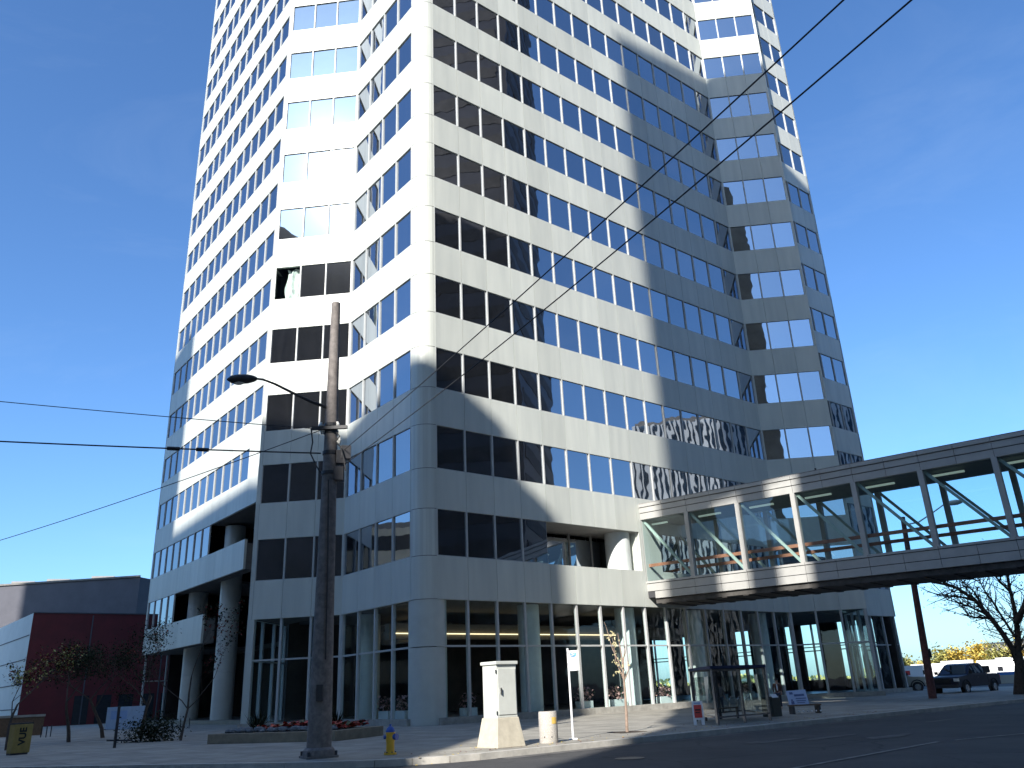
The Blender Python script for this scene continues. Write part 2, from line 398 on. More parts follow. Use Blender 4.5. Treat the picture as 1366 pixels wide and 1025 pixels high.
def window(F, t0, t1, z0, z1, mat_='coated_glass', rec=.055, mw=.046, merge=False):
    pm = MB()
    ja = random.uniform(-.006, .006); jb = random.uniform(-.005, .005)
    q = [F.at(t0+mw, z0, -rec-.03+ja-jb), F.at(t1-mw, z0, -rec-.03-ja-jb), F.at(t1-mw, z1, -rec-.03-ja+jb), F.at(t0+mw, z1, -rec-.03+ja+jb)]
    if F.dr.cross(Z3).dot(F.n) < 0: q = q[::-1]
    fm = MB()
    fm.obox(F.at(t0-mw if t0 in F.edges[1:] else t0, z0, -.12), F.dr*(2*mw if t0 in F.edges[1:] else mw), F.n*.125, Z3*(z1-z0), 'mullion')
    if abs(t1-F.edges[-1]) < 1e-6: fm.obox(F.at(t1-mw, z0, -.12), F.dr*mw, F.n*.125, Z3*(z1-z0), 'mullion')
    fm.obox(F.at(t0+mw, z0-.0, -rec-.02), F.dr*(t1-t0-2*mw), F.n*.05, Z3*.05, 'mullion')
    d = (F.at((t0+t1)/2, (z0+z1)/2)-EYEP).length
    vis = (EYEP-F.at(t0, z0)).dot(F.n) > 0
    win_list.append((d if vis else 1e6+d, q, fm, mat_))

def edges(n, w, s0=0.0): return [s0+i*w for i in range(n+1)]
fA = Face('A', P0, a, out_normal(a), edges(16, m, ta), L16)
fB = Face('B', P0, b, -out_normal(b), edges(4, (LB-tb-.02)/4, tb), LB)
fC = Face('C', P1, c, -out_normal(c), edges(3, mC, .06), 5.95)
fE = Face('E', Q1, e, out_normal(e), edges(3, mC, .06), 5.80)
fD = Face('D', ab(da, 0), b, -out_normal(b), [D0+i*m for i in range(-3, 14)], bMAX)
fF = Face('F', ab(0, fb), a, out_normal(a), [F0+.6/.84375-m*(2) + i*m for i in range(5)], aMAX)
c2 = (P2b-P2).normalized(); e2 = (Q2b-Q2).normalized()
fC2 = Face('C2', P2, c2, -out_normal(c2), edges(3, mC, .1), (P2b-P2).length)
fE2 = Face('E2', Q2, e2, out_normal(e2), edges(3, mC, .1), (Q2b-Q2).length)
BX = ab(da, bMAX); AX = ab(aMAX, fb); FAR = ab(aMAX, bMAX)
fG = Face('G', BX, a, -out_normal(a), edges(int((aMAX-da)/m), m, .4), aMAX-da)      # back face
fH = Face('H', AX, b, out_normal(b), edges(int((bMAX-fb)/m), m, .4), bMAX-fb)       # far right face
FACES = [fA, fB, fC, fD, fE, fF, fC2, fE2, fG, fH]
T0 = {'A': ta, 'B': tb, 'C': 0, 'D': D_start, 'E': 0, 'F': F_start, 'C2': 0, 'E2': 0, 'G': 0, 'H': 0}

def row_spec(F, r):
    """list of (first edge index, last) glazed range and spandrel range below for row r"""
    n = len(F.edges)-1; t0 = T0[F.key]; t1 = F.end
    g = (0, n); s = (t0, t1)
    if F.key == 'D':
        if r == 5: g = (4, n)
        if r == 6: g = (8, n); s = (F.edges[3]+.8*m, t1)
        if r == 7: g = (12, n); s = (F.edges[3]+4.9*m, t1)
    if F.key == 'A' and r == 7: g = (0, 4), (9, n)
    return g, s
for F in FACES:
    for r in range(TOPROW, BOTROW+1):
        z1 = zt(r); z0 = z1-SPB*h; zb = zt(r+1)
        g, s = row_spec(F, r)
        gs = g if isinstance(g[0], tuple) else (g,)
        for g0, g1 in gs:
            for i in range(g0, g1):
                gm = 'coated_glass'
                if F.key == 'C' and r == 3 and i == 2: gm = 'lobby_glass'
                window(F, F.edges[i], F.edges[i+1], z0, z1, gm)
        mb = MB() if (r >= 0 and F.key in 'ABCDEF') else stuff_span
        spandrel(mb, F, zb, z0, s[0], s[1], F.edges)
        # end piers beside the panes
        lo = F.edges[gs[0][0]]; hi = F.edges[gs[-1][1]]
        if lo-T0[F.key] > .03 and F.key not in ('A', 'B') and not (F.key == 'D' and r > 5):
            mb.obox(F.at(T0[F.key], z0, -.2), F.dr*(lo-T0[F.key]), F.n*.2, Z3*(z1-z0), 'facade_panel')
        if F.end-hi > .03:
            mb.obox(F.at(hi, z0, -.2), F.dr*(F.end-hi), F.n*.2, Z3*(z1-z0), 'facade_panel')
        if mb is not stuff_span: mb.build('spandrel', tower)
o = stuff_span.build('spandrel', tower); o['kind'] = 'stuff'; o['label'] = 'remaining pale spandrel bands of the tower'
# parapet
mb = MB(); zr = zt(TOPROW)
for F in FACES: spandrel(mb, F, zr, zr+1.6, T0[F.key], F.end, F.edges)
mb.build('parapet', tower)
mb = MB(); mb.obox(ab(.3, .3, zr-.3), a*(aMAX-.6), b*(bMAX-.6), Z3*.6, 'roofing'); mb.build('roof', tower)

win_list.sort(key=lambda w: w[0])
st_p, st_f = MB(), MB()
for k, (d, q, fm, gm) in enumerate(win_list):
    if k < 100:
        pm = MB(); pm.poly(q, gm); wo = pm.build('window', tower); fm.build('frame', wo)
    else:
        st_p.poly(q, gm)
        i = len(st_f.v); st_f.v += fm.v; st_f.f += [tuple(x+i for x in f) for f in fm.f]; st_f.m += [st_f.mi('mullion')]*len(fm.f)
o = st_p.build('window', tower); o['kind'] = 'stuff'
o2 = st_f.build('window_frame', tower); o2['kind'] = 'stuff'

# rounded corner column between the right and left faces, in drum segments
def arc_pts(R, a0, a1, n, cx, cy):
    return [ab(cx+R*math.cos(t), cy+R*math.sin(t)) for t in [a0+(a1-a0)*i/n for i in range(n+1)]]
mb = MB()
arc = arc_pts(1.04, -math.pi/2, -math.pi, 10, 1.0465, 1.0465)
arc = arc+[ab(.02, tb)]
zs = [z for r in range(8, TOPROW-1, -1) for z in ((zt(r)), (zt(r)+(1-SPB)*h))]+[zr+1.6]
for i in range(len(zs)-1):
    for j in range(len(arc)-1):
        mb.poly([arc[j+1]+Z3*(zs[i]+.015), arc[j]+Z3*(zs[i]+.015), arc[j]+Z3*(zs[i+1]-.015), arc[j+1]+Z3*(zs[i+1]-.015)], 'facade_panel')
for j in range(len(arc)-1):
    A_, B_ = arc[j]*1, arc[j+1]*1
    cen = ab(1.3, 1.3)
    A_ = A_+(cen-A_)*.04; B_ = B_+(cen-B_)*.04
    mb.poly([B_+Z3*zs[0], A_+Z3*zs[0], A_+Z3*zs[-1], B_+Z3*zs[-1]], 'joint')
mb.build('corner_column', tower, smooth=True)
mb = MB(); cc = ab(1.06, 1.06)
for z0_, z1_ in ((.15, 3.98), (4.01, z8)):
    mb.lathe(cc, [(1.04, z0_), (1.04, z1_-.012)], 'column_panel', 32)
mb.build('column', tower, smooth=True)
# inner slabs that close the tower against daylight
mb = MB()
mb.obox(ab(.5, .5, z8+.02), a*(aMAX-1), b*(D_start-1.5), Z3*.35, 'soffit')
mb.obox(ab(8, D_start-1, z8+.02), a*(aMAX-8.5), b*(bMAX-D_start), Z3*.35, 'soffit')
for P, q1, q2, q3 in ((None, P1, P2, P2b), (None, Q1, Q2, Q2b)):
    for zz in (z8+.03,):
        ctr = (q1+q2+q3)/3
        tri = [q+(ctr-q)*.05 for q in (q1, q2, q3)]
        if (tri[1]-tri[0]).cross(tri[2]-tri[0]).z < 0: tri = tri[::-1]
        mb.prism([t+Z3*zz for t in tri], Z3*.3, 'soffit')
mb.build('lobby_ceiling', tower)
# core and backing walls inside
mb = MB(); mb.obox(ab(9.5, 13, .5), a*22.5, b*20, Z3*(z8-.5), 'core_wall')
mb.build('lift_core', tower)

# ---- balcony opening in the right face, row 7
mb = MB(); t0_, t1_ = fA.edges[4], fA.edges[8]; z1 = zt(7); z0 = z1-SPB*h
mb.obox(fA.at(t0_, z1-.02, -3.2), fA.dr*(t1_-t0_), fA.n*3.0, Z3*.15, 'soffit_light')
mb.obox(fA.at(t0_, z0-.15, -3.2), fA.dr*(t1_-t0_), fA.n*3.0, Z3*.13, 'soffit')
mb.obox(fA.at(t0_-.05, z0, -3.2), fA.dr*.12, fA.n*3.0, Z3*(z1-z0), 'facade_panel')
mb.obox(fA.at(t1_-.07, z0, -3.2), fA.dr*.12, fA.n*3.0, Z3*(z1-z0), 'facade_panel')
mb.obox(fA.at(t1_+.05, z0, -.2), fA.dr*(m-.1), fA.n*.2, Z3*(z1-z0), 'facade_panel')
mb.build('balcony_recess', tower)
mb = MB()
for i in range(4):
    tq0 = t0_+i*m
    mb.poly([fA.at(tq0+.08, z0+.1, -2.6), fA.at(tq0+m-.08, z0+.1, -2.6), fA.at(tq0+m-.08, z1-.35, -2.6), fA.at(tq0+.08, z1-.35, -2.6)], 'coated_glass')
    mb.obox(fA.at(tq0-.06, z0, -2.7), fA.dr*.12, fA.n*.16, Z3*(z1-z0), 'soffit_light')
mb.build('balcony_glazing', tower)
mb = MB(); mb.lathe(fA.at(t1_-.95, 0, -1.15), [(.85, z0-.1), (.85, z1+.0)], 'white_column', 32); mb.build('column', tower, smooth=True)

# ---- open loggia under the long left face
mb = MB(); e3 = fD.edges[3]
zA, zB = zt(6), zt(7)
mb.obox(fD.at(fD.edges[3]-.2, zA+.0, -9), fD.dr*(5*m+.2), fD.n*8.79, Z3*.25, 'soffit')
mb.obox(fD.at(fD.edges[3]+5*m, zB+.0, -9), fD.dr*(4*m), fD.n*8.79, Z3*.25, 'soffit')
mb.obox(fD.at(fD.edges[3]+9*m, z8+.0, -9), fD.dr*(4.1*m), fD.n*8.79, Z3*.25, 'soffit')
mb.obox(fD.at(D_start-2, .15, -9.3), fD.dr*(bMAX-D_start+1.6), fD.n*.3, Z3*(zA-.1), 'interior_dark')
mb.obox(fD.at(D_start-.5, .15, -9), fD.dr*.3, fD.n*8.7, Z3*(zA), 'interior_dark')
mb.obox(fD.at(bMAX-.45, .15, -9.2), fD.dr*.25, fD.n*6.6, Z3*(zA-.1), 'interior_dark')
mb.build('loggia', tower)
# backing beam edges of the stepped bands
mb = MB()
mb.obox(fD.at(e3+.8*m+.02, zt(7)+.01, -1.1), fD.dr*(12.2*m-.2), fD.n*.86, Z3*((1-SPB)*h-.3), 'soffit')
mb.obox(fD.at(e3+4.9*m+.02, zt(8)+.01, -1.1), fD.dr*(8.1*m-.2), fD.n*.86, Z3*((1-SPB)*h-.3), 'soffit')
mb.build('loggia_beam', tower)
for k, zz in ((4.45, zA), (8.5, zB)):
    mb = MB(); cx = fD.at(e3+k*m, 0, -1.9)
    for i in range(int((zz-.15)//4)+1):
        zlo = .15+i*4; zhi = min(zz, zlo+4)
        if zhi-zlo > .2: mb.lathe(cx, [(.86, zlo), (.86, zhi-.02)], 'column_panel', 28)
    mb.build('column', tower, smooth=True)
# a solid pier at the left tip of the diamond bay down to the ground
mb = MB()
mb.obox(P2-c*.42-(-out_normal(c))*.3+Z3*.15, c*.44, -out_normal(c)*.33, Z3*(z8-.15), 'facade_panel')
mb.obox(P2+Z3*.15-c*.0+out_normal(c)*0, c*.02, c2*.6, Z3*(zt(6)-.2), 'facade_panel')
mb.build('pier', tower)

# ---- lobby glazing
zl0, zl1, zmid = .48, z8-.0, 4.02
lob = {'A': edges(16, m, ta), 'B': fB.edges, 'C': edges(3, mC, .06), 'E': edges(3, mC, .06), 'E2': edges(3, mC, .1), 'C2': edges(3, mC, .1), 'F': fF.edges, 'G': fG.edges, 'H': fH.edges}
cnt = 0
for F in (fA, fB, fC, fE, fE2, fF, fC2, fH, fG):
    ed = lob[F.key]; stf = MB(); big = F.key in ('G', 'H')
    for i in range(len(ed)-1):
        if F.key == 'F' and ed[i] < F_start: continue
        pm = MB() if not big else stf
        q = [F.at(ed[i], zl0, -.18), F.at(ed[i+1], zl0, -.18), F.at(ed[i+1], zl1, -.18), F.at(ed[i], zl1, -.18)]
        pm.poly(q, 'lobby_glass')
        fm = MB() if not big else stf
        fm.obox(F.at(ed[i]-.07, zl0, -.25), F.dr*.14, F.n*.2, Z3*(zl1-zl0), 'mullion')
        fm.obox(F.at(ed[i]+.07, zmid-.05, -.22), F.dr*(ed[i+1]-ed[i]-.14), F.n*.12, Z3*.10, 'mullion')
        if i == len(ed)-2: fm.obox(F.at(ed[i+1]-.07, zl0, -.25), F.dr*.14, F.n*.2, Z3*(zl1-zl0), 'mullion')
        if not big:
            po = pm.build('lobby_window', tower); fm.build('frame', po)
    if big: stf.build('lobby_window_wall', tower)
    kb = MB(); kb.obox(F.at(T0[F.key], .15, -.35), F.dr*(F.end-T0[F.key]), F.n*.55, Z3*.33, 'concrete'); kb.build('plinth', tower)
mb = MB(); mb.obox(ab(.4, .4, .15), a*(aMAX-.8), b*(bMAX-.8), Z3*.31, 'lobby_floor'); mb.build('lobby_floor', tower)
# interior columns
for (x, y) in ((ta+3.72*m, 1.6), (ta+7.75*m, 1.5), (ta+11.1*m, 1.5), (ta+15.2*m, 1.9), (ta+11.1*m, 8.5), (ta+15.6*m, 8.5), (ta+13.2*m, 15), (1.9, 9)):
    mb = MB(); mb.lathe(ab(x, y), [(.66, .46), (.66, z8+.1)], 'white_column', 28); mb.build('column', tower, smooth=True)
# lit coves seen through the glass
zs_ = onpl(640, 846.5, ab(0, 6), a).z
mb = MB(); mb.obox(ab(2.0, 6, zs_), a*19.5, b*.12, Z3*.055, 'strip_lamp'); mb.obox(ab(1.6, 6.12, zs_-.3), a*26, b*.5, Z3*.9, 'lobby_ceiling'); mb.build('cove_light', tower)
zs2 = onpl(500, 856.5, ab(6, 0), b).z
mb = MB(); mb.obox(ab(6, 6.8, zs2), a*.12, b*5.5, Z3*.055, 'strip_lamp'); mb.obox(ab(6.12, 6.8, zs2-.3), a*.5, b*8, Z3*.9, 'lobby_ceiling'); mb.build('cove_light', tower)
# inner partitions
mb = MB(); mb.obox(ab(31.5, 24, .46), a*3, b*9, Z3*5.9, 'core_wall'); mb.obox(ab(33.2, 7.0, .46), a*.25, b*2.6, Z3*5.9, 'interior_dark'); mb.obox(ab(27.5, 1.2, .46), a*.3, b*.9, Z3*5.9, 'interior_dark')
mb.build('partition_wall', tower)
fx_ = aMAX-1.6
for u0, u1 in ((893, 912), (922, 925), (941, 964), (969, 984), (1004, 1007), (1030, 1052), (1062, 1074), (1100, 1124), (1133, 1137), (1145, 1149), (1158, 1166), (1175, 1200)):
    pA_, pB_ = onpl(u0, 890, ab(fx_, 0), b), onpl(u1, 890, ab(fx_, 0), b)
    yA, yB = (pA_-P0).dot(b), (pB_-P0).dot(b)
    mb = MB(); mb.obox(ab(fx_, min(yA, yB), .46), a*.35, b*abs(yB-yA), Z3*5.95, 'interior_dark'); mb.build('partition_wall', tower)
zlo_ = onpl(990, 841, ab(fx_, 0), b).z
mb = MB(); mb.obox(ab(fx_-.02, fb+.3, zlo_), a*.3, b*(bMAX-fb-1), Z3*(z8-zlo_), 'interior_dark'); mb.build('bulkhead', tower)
mb = MB(); mb.obox(ab(fx_+.4, fb+.3, .46), a*.3, b*(bMAX-fb-1), Z3*.95, 'interior_dark'); mb.build('ground_shade_panel', tower)  # added dark panel standing in for the shaded ground outside
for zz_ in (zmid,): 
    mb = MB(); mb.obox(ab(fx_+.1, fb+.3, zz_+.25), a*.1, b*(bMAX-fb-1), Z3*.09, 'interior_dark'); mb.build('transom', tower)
# crumpled curtain behind one bay window
mb = MB(); zc1 = zt(3); zc0 = zc1-SPB*h; tA, tB = fC.edges[2]+.1, fC.edges[3]-.1
mb.obox(fC.at(tA-.1, zc0-.2, -1.4), fC.dr*2.2, fC.n*.05, Z3*3.2, 'interior_dark'); mb.build('room_wall', tower)
mb = MB(); nx, nz = 12, 14; base = 0
gridp = []
for j in range(nz+1):
    for i in range(nx+1):
        fx = i/nx; fz = j/nz
        wv = .10*math.sin(9*fx+5*fz+2*math.sin(6*fz))+.05*math.sin(23*fx-7*fz)
        gridp.append(fC.at(tA+.02+(tB-tA)*(.04+.60*fx+.05*math.sin(5*fz)), zc0+.12+(zc1-zc0-.2)*fz, -.42+wv))
mb.v = gridp; mi = mb.mi('curtain')
for j in range(nz):
    for i in range(nx):
        k = j*(nx+1)+i; mb.f.append((k, k+1, k+nx+2, k+nx+1)); mb.m.append(mi)
mb.build('curtain', tower, smooth=True)

# ------------------------------------------------------------------ ground
ka, kb_ = gr(640, 1005.5, .15), gr(1167, 952.5, .15)
kd = (kb_-ka); kd.z = 0; kd.normalize(); kn = V((-kd.y, kd.x, 0))
if kn.y < 0: kn = -kn
def flat(name, pts, z, m_): 
    mb = MB(); p = [V((q[0], q[1], z)) for q in pts]
    if (p[1]-p[0]).cross(p[2]-p[0]).z < 0: p = p[::-1]
    mb.poly(p, m_); return struct(mb.build(name))
flat('ground', [(-2500, -2500), (2500, -2500), (2500, 2500), (-2500, 2500)], -.004, 'asphalt')
K0 = V((ka.x, ka.y, 0))
kpx = [(-420, 1040), (-200, 1030), (0, 1024), (150, 1021.5), (300, 1019), (380, 1018), (442, 1016.5), (500, 1014.5), (550, 1012), (600, 1008.8), (640, 1005.5)]
line = []
for u_, v_ in kpx:
    q = gr(u_, v_, .15); line.append(V((q.x, q.y, 0)))
LE = K0; RE = K0+kd*70
line.append(RE)
out = line+[RE+kn*26, K0+kd*44+kn*75, K0-kd*40+kn*150, K0-kd*150+kn*150, K0-kd*150+kn*6]
mb = MB(); mb.prism([V((q.x, q.y, -.05)) for q in out], Z3*.2, 'paving'); struct(mb.build('sidewalk'))
mb = MB()
for i in range(len(line)-1):
    p, q = line[i], line[i+1]; d = (q-p); n_ = max(1, int(d.length/3)) if d.length > 3 else 1
    dd = d.normalized(); nn = V((-dd.y, dd.x, 0)); nn = nn if nn.dot(kn) > -.2 else -nn
    for k in range(n_):
        s0 = p+d*(k/n_); L_ = d.length/n_
        mb.obox(V((s0.x, s0.y, -.05))+dd*.008-nn*.02, dd*(L_-.016), nn*.2, Z3*.206, 'kerb_stone')
struct(mb.build('kerb'))
# gutter strip, worn patches and lane lines
def strip(name, P, d, L_, w, z, m_):
    n_ = V((-d.y, d.x, 0)); return flat(name, [P, P+d*L_, P+d*L_+n_*w, P+n_*w], z, m_)
strip('gutter', K0-kn*.55+kd*.5, kd, 69, .5, .004, 'patch')
g1, g2, g3 = gr(1071, 1024, 0), gr(1255, 990, 0), gr(1339, 982, 0)
dd = (g2-g1); dd.z = 0; dd.normalize()
struct(strip('road_marking', g1-dd*3, dd, (g2-g1).length+3, .12, .008, 'road_paint'))
dd = (g3-g2); dd.z = 0; dd.normalize(); strip('road_marking', g2+dd*.6, dd, 14, .12, .008, 'road_paint')
def ragged(name, u, v, L_, w, m_):
    P = gr(u, v, 0); pts = []
    for i in range(14):
        t = 2*math.pi*i/14; k = random.uniform(.6, 1.15)
        q = P+kd*(L_*math.cos(t)*k/2)+kn*(w*math.sin(t)*k/2); pts.append((q.x, q.y))
    mb = MB(); mb.poly([V((x, y, .006)) for x, y in pts], m_); return struct(mb.build(name))
for u, v, L_, w in ((1040, 988, 3.2, .5), (1105, 984, 2.8, .5), (1185, 983, 2.6, .8), (1010, 990, 1.2, .3), (1260, 961, 3, .35)): ragged('road_patch', u, v, L_, w, 'patch')

# drain, manhole and fallen leaves
q = gr(905, 984, 0); mb = MB(); mb.obox(V((q.x, q.y, .004)), kd*.7, -kn*.35, Z3*.006, 'dark_metal')
for k in range(6): mb.obox(V((q.x, q.y, .0102))+kd*(.06+k*.105), kd*.05, -kn*.33, Z3*.004, 'chrome')
struct(mb.build('storm_drain'))
q = gr(840, 1012, 0); mb = MB(); mb.lathe(V((q.x, q.y, .002)), [(.36, 0), (.36, .006), (.32, .007), (.02, .007)], 'dark_metal', 24); struct(mb.build('manhole_cover'))
mb = MB(); rl = random.Random(21)
for k in range(420):
    q = K0+kd*rl.uniform(-2, 22)+kn*abs(rl.gauss(0, 1.1)+.5); on = (q-K0).dot(kn) > .25
    z_ = .158 if on else .012; s_ = rl.uniform(.02, .05); an = rl.random()*6.28
    u_ = V((math.cos(an), math.sin(an), .2))*s_; w2_ = V((-math.sin(an), math.cos(an), .1))*s_*.6
    p = V((q.x, q.y, z_+.012)); mb.poly([p-u_, p-w2_, p+u_, p+w2_], 'red_leaf' if rl.random() < .5 else 'yellow_leaf')
tag(mb.build('fallen_leaves'), 'dry leaves scattered along the kerb and sidewalk', 'leaves', kind='stuff')

# ------------------------------------------------------------------ skywalk
bd = dv(130.88); bn = V((bd.y, -bd.x, 0))      # towards the camera side?
S_ = 1/.84375
B0 = V((7.103*S_, 46.883*S_, 0)); 
if (EYEP-B0).dot(bn) < 0: bn = -bn
wB = 3.082*S_; zs0, zg1 = 6.816*S_, 10.319*S_; SL = -.0130; BW = 4.2; LBR = 50.; w0 = 2.976*S_
bridge = thing('skywalk', B0+Z3*zs0, 'glazed beige skywalk with diagonal braces crossing from the tower over the street', 'skywalk')
BDIR = V((bd.x, bd.y, SL))
def bp(s, z, o=0): return B0+BDIR*s+bn*o+Z3*z
def bband(mb, s0, s1, z0_, z1_, o0, o1, m_, joints=None):
    ss = [s0]+([s for s in joints if s0 < s < s1] if joints else [])+[s1]
    for i in range(len(ss)-1):
        g = .012 if joints else 0
        mb.obox(bp(ss[i]+g, z0_, o0), BDIR*(ss[i+1]-ss[i]-2*g), bn*(o1-o0), Z3*(z1_-z0_), m_)
jn = [w0/2+wB*i/2 for i in range(0, 34)]
for side_, o_ in (('near', 0), ('far', -BW)):
    so = 1 if side_ == 'near' else -1
    def ob(x0, x1): return (o_+so*x0, o_+so*x1) if so > 0 else (o_-x1, o_-x0)
    mb = MB(); s0_ = -.35 if so > 0 else -1.5
    for z0_, z1_, x1 in ((zg1, zg1+.42, .02), (zg1+.46, zg1+.80, .06), (zg1+.84, zg1+1.05, .12)):
        x = ob(-.35, x1); bband(mb, s0_, LBR, z0_, z1_, x[0], x[1], 'bridge_cladding', jn)
    mb.build('fascia', bridge)
    mb = MB()
    for z0_, z1_, x1 in ((zs0-.13, zs0, .06), (zs0-.64, zs0-.17, .02), (zs0-1.12, zs0-.68, .02)):
        x = ob(-.35, x1); bband(mb, s0_+(.0 if z0_ > zs0-1 else .9), LBR, z0_, z1_, x[0], x[1], 'bridge_cladding', jn)
    x = ob(-.30, -.02); bband(mb, s0_+.1, LBR, zs0-1.05, zs0-.02, x[0], x[1], 'joint')
    bband(mb, s0_+.1, LBR, zg1+.02, zg1+1.0, x[0], x[1], 'joint')
    mb.build('sill_beam', bridge)
    ss = [-.1]+[w0+wB*i for i in range(0, 13)]
    for i, s in enumerate(ss):
        mb = MB(); x = ob(-.30, .06)
        wd = .14 if i else .10
        mb.obox(bp(s-wd, zs0, x[0]), BDIR*(2*wd), bn*(x[1]-x[0]), Z3*(zg1-zs0), 'bridge_cladding'); mb.build('post', bridge)
        if i < len(ss)-1:
            s2 = ss[i+1]
            pm = MB(); oo = o_-so*.10
            pm.poly([bp(s+.1, zs0, oo), bp(s2-.1, zs0, oo), bp(s2-.1, zg1, oo), bp(s+.1, zg1, oo)], 'bridge_glass'); pm.build('window', bridge)
            mb = MB(); oo = o_-so*.28
            pA, pB = bp(s+.15, zg1-.05, oo), bp(s2-.15, zs0+.05, oo)
            dgn = (pB-pA).normalized(); nn = dgn.cross(bn).normalized()*.16
            mb.obox(pA-nn/2-bn*.08, pB-pA, nn, bn*.16, 'truss'); mb.build('brace', bridge)
            if so > 0 and i < 12:
                mb = MB(); mb.obox(bp(s+.35, zg1-.28, -1.1), BDIR*(1.6 if i else 1.2), bn*.16, Z3*.10, 'tube_lamp'); mb.build('ceiling_light', bridge)
    mb = MB(); x = ob(-.42, -.36)
    bband(mb, 0, LBR, zs0+.98, zs0+1.18, x[0], x[1], 'handrail_board'); mb.build('handrail', bridge)
mb = MB(); bband(mb, -1, LBR, zg1+.95, zg1+1.12, -BW-.05, .03, 'roofing'); bband(mb, -1, LBR, zg1-.02, zg1+.1, -BW+.35, -.35, 'bridge_roof_in'); mb.build('roof', bridge)
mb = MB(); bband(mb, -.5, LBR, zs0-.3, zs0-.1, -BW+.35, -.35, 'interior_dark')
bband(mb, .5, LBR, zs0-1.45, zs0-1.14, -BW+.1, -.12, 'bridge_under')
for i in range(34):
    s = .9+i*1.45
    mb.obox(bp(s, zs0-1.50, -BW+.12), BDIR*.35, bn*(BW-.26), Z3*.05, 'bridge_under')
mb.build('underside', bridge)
mb = MB(); mb.obox(bp(-.62, zs0-.9, -.1), BDIR*.3, bn*.12, Z3*(zg1-zs0+1.9), 'joint'); mb.build('expansion_joint', bridge)
mb = MB(); p = bp(12.4, zg1+1.12, -.25); mb.tube([p, p+Z3*.16], [.05, .06], 'dark_metal', 8); mb.build('roof_vent', bridge)

# ------------------------------------------------------------------ utility pole, lamp and wires
pb = gr(425, 1011, .15); PD = math.hypot(pb.x, pb.y)
ptop = atd(447, 405, PD).z
pole = thing('utility_pole', pb, 'thick tapering grey utility pole by the kerb carrying a street lamp arm and wires', 'utility pole')
mb = MB(); n_ = 16
mb.tube([pb+Z3*(ptop-.15)*i/n_ for i in range(n_+1)], [.34-.20*(i/n_)**.9 for i in range(n_+1)], 'pole_grey', 20); mb.build('shaft', pole, smooth=True)
mb = MB(); mb.cbox(pb, .86, .86, .06, .5, 'pole_grey'); mb.lathe(pb, [(.44, .06), (.42, .20), (.36, .26)], 'pole_grey', 20)
for k in range(4):
    an = .5+math.pi/4+k*math.pi/2; mb.tube([pb+V((math.cos(an)*.52, math.sin(an)*.52, .05)), pb+V((math.cos(an)*.52, math.sin(an)*.52, .17))], .04, 'dark_metal', 6)
mb.build('base', pole, bevel=.01)
mb = MB()
arm = [atd(*p, PD) for p in ((434, 546), (415, 537), (390, 525), (368, 514), (352, 508), (343, 507))]
arm = [p-dv(0)*.1 for p in arm]; arm[0] = V((pb.x, pb.y, arm[0].z))
mb.tube(arm, [.06, .05, .045, .04, .035, .035], 'dark_metal', 8); ao = mb.build('lamp_arm', pole, smooth=True)
mb = MB(); hA, hB = atd(344, 507, PD)-dv(0)*.1, atd(304, 508, PD)-dv(0)*.1
prof = [(0, .05), (.1, .10), (.3, .145), (.6, .155), (.85, .12), (1, .02)]
mb.tube([hA+(hB-hA)*t for t, r_ in prof], [r_ for t, r_ in prof], 'dark_metal', 12)
mb.build('lamp_head', pole, smooth=True)
mb = MB(); mc = (hA*.4+hB*.6)-Z3*.13; mb.blob(mc, .11, 'lamp_lens', (1.6, 1, .4), 10); mb.build('lamp_lens', pole, smooth=True)
mb = MB()
for v_ in (568, 577, 605, 632):
    zc = atd(436, v_, PD).z; rr = .34-.20*(zc/ptop)**.9
    mb = MB(); mb.tube([V((pb.x, pb.y, zc-.05)), V((pb.x, pb.y, zc+.05))], rr+.03, 'dark_metal', 16); mb.build('band_clamp', pole)
mb = MB()
zc = atd(436, 572, PD).z; mb.cbox(V((pb.x-.0, pb.y-.25, zc-.1)), 1.1, .1, .1, 0, 'dark_metal')
mb.build('crossarm', pole)
mb = MB()
for (u, v_) in ((456, 612), (452, 634), (462, 606)):
    p = atd(u, v_, PD); mb.cbox(p-Z3*.2-dv(0)*.1, .3, .25, .42, .3, 'dark_metal')
mb.build('junction_box', pole, bevel=.01)
mb = MB()
for pts in (((415, 572), (417, 590), (414, 605), (421, 620), (428, 632)), ((447, 588), (454, 596), (458, 610), (461, 628)), ((449, 577), (453, 582), (449, 588)), ((438, 640), (437, 760), (434, 880))):
    mb.tube([atd(*p, PD-.35) for p in pts], .022, 'wire', 5)
mb.build('cable_loops', pole)
mb = MB()
for (u, v_) in ((430, 575), (450, 567), (428, 568), (452, 588)):
    p = atd(u, v_, PD-.1); mb.tube([p-Z3*.1, p, p+Z3*.1], [.05, .08, .04], 'lamp_lens', 8)
mb.build('insulators', pole)
mb = MB(); p = atd(430.5, 925, PD); mb.cbox(V((pb.x+.05, pb.y-.36, p.z-.2)), .18, .1, .42, 0, 'dark_metal'); mb.build('access_box', pole)

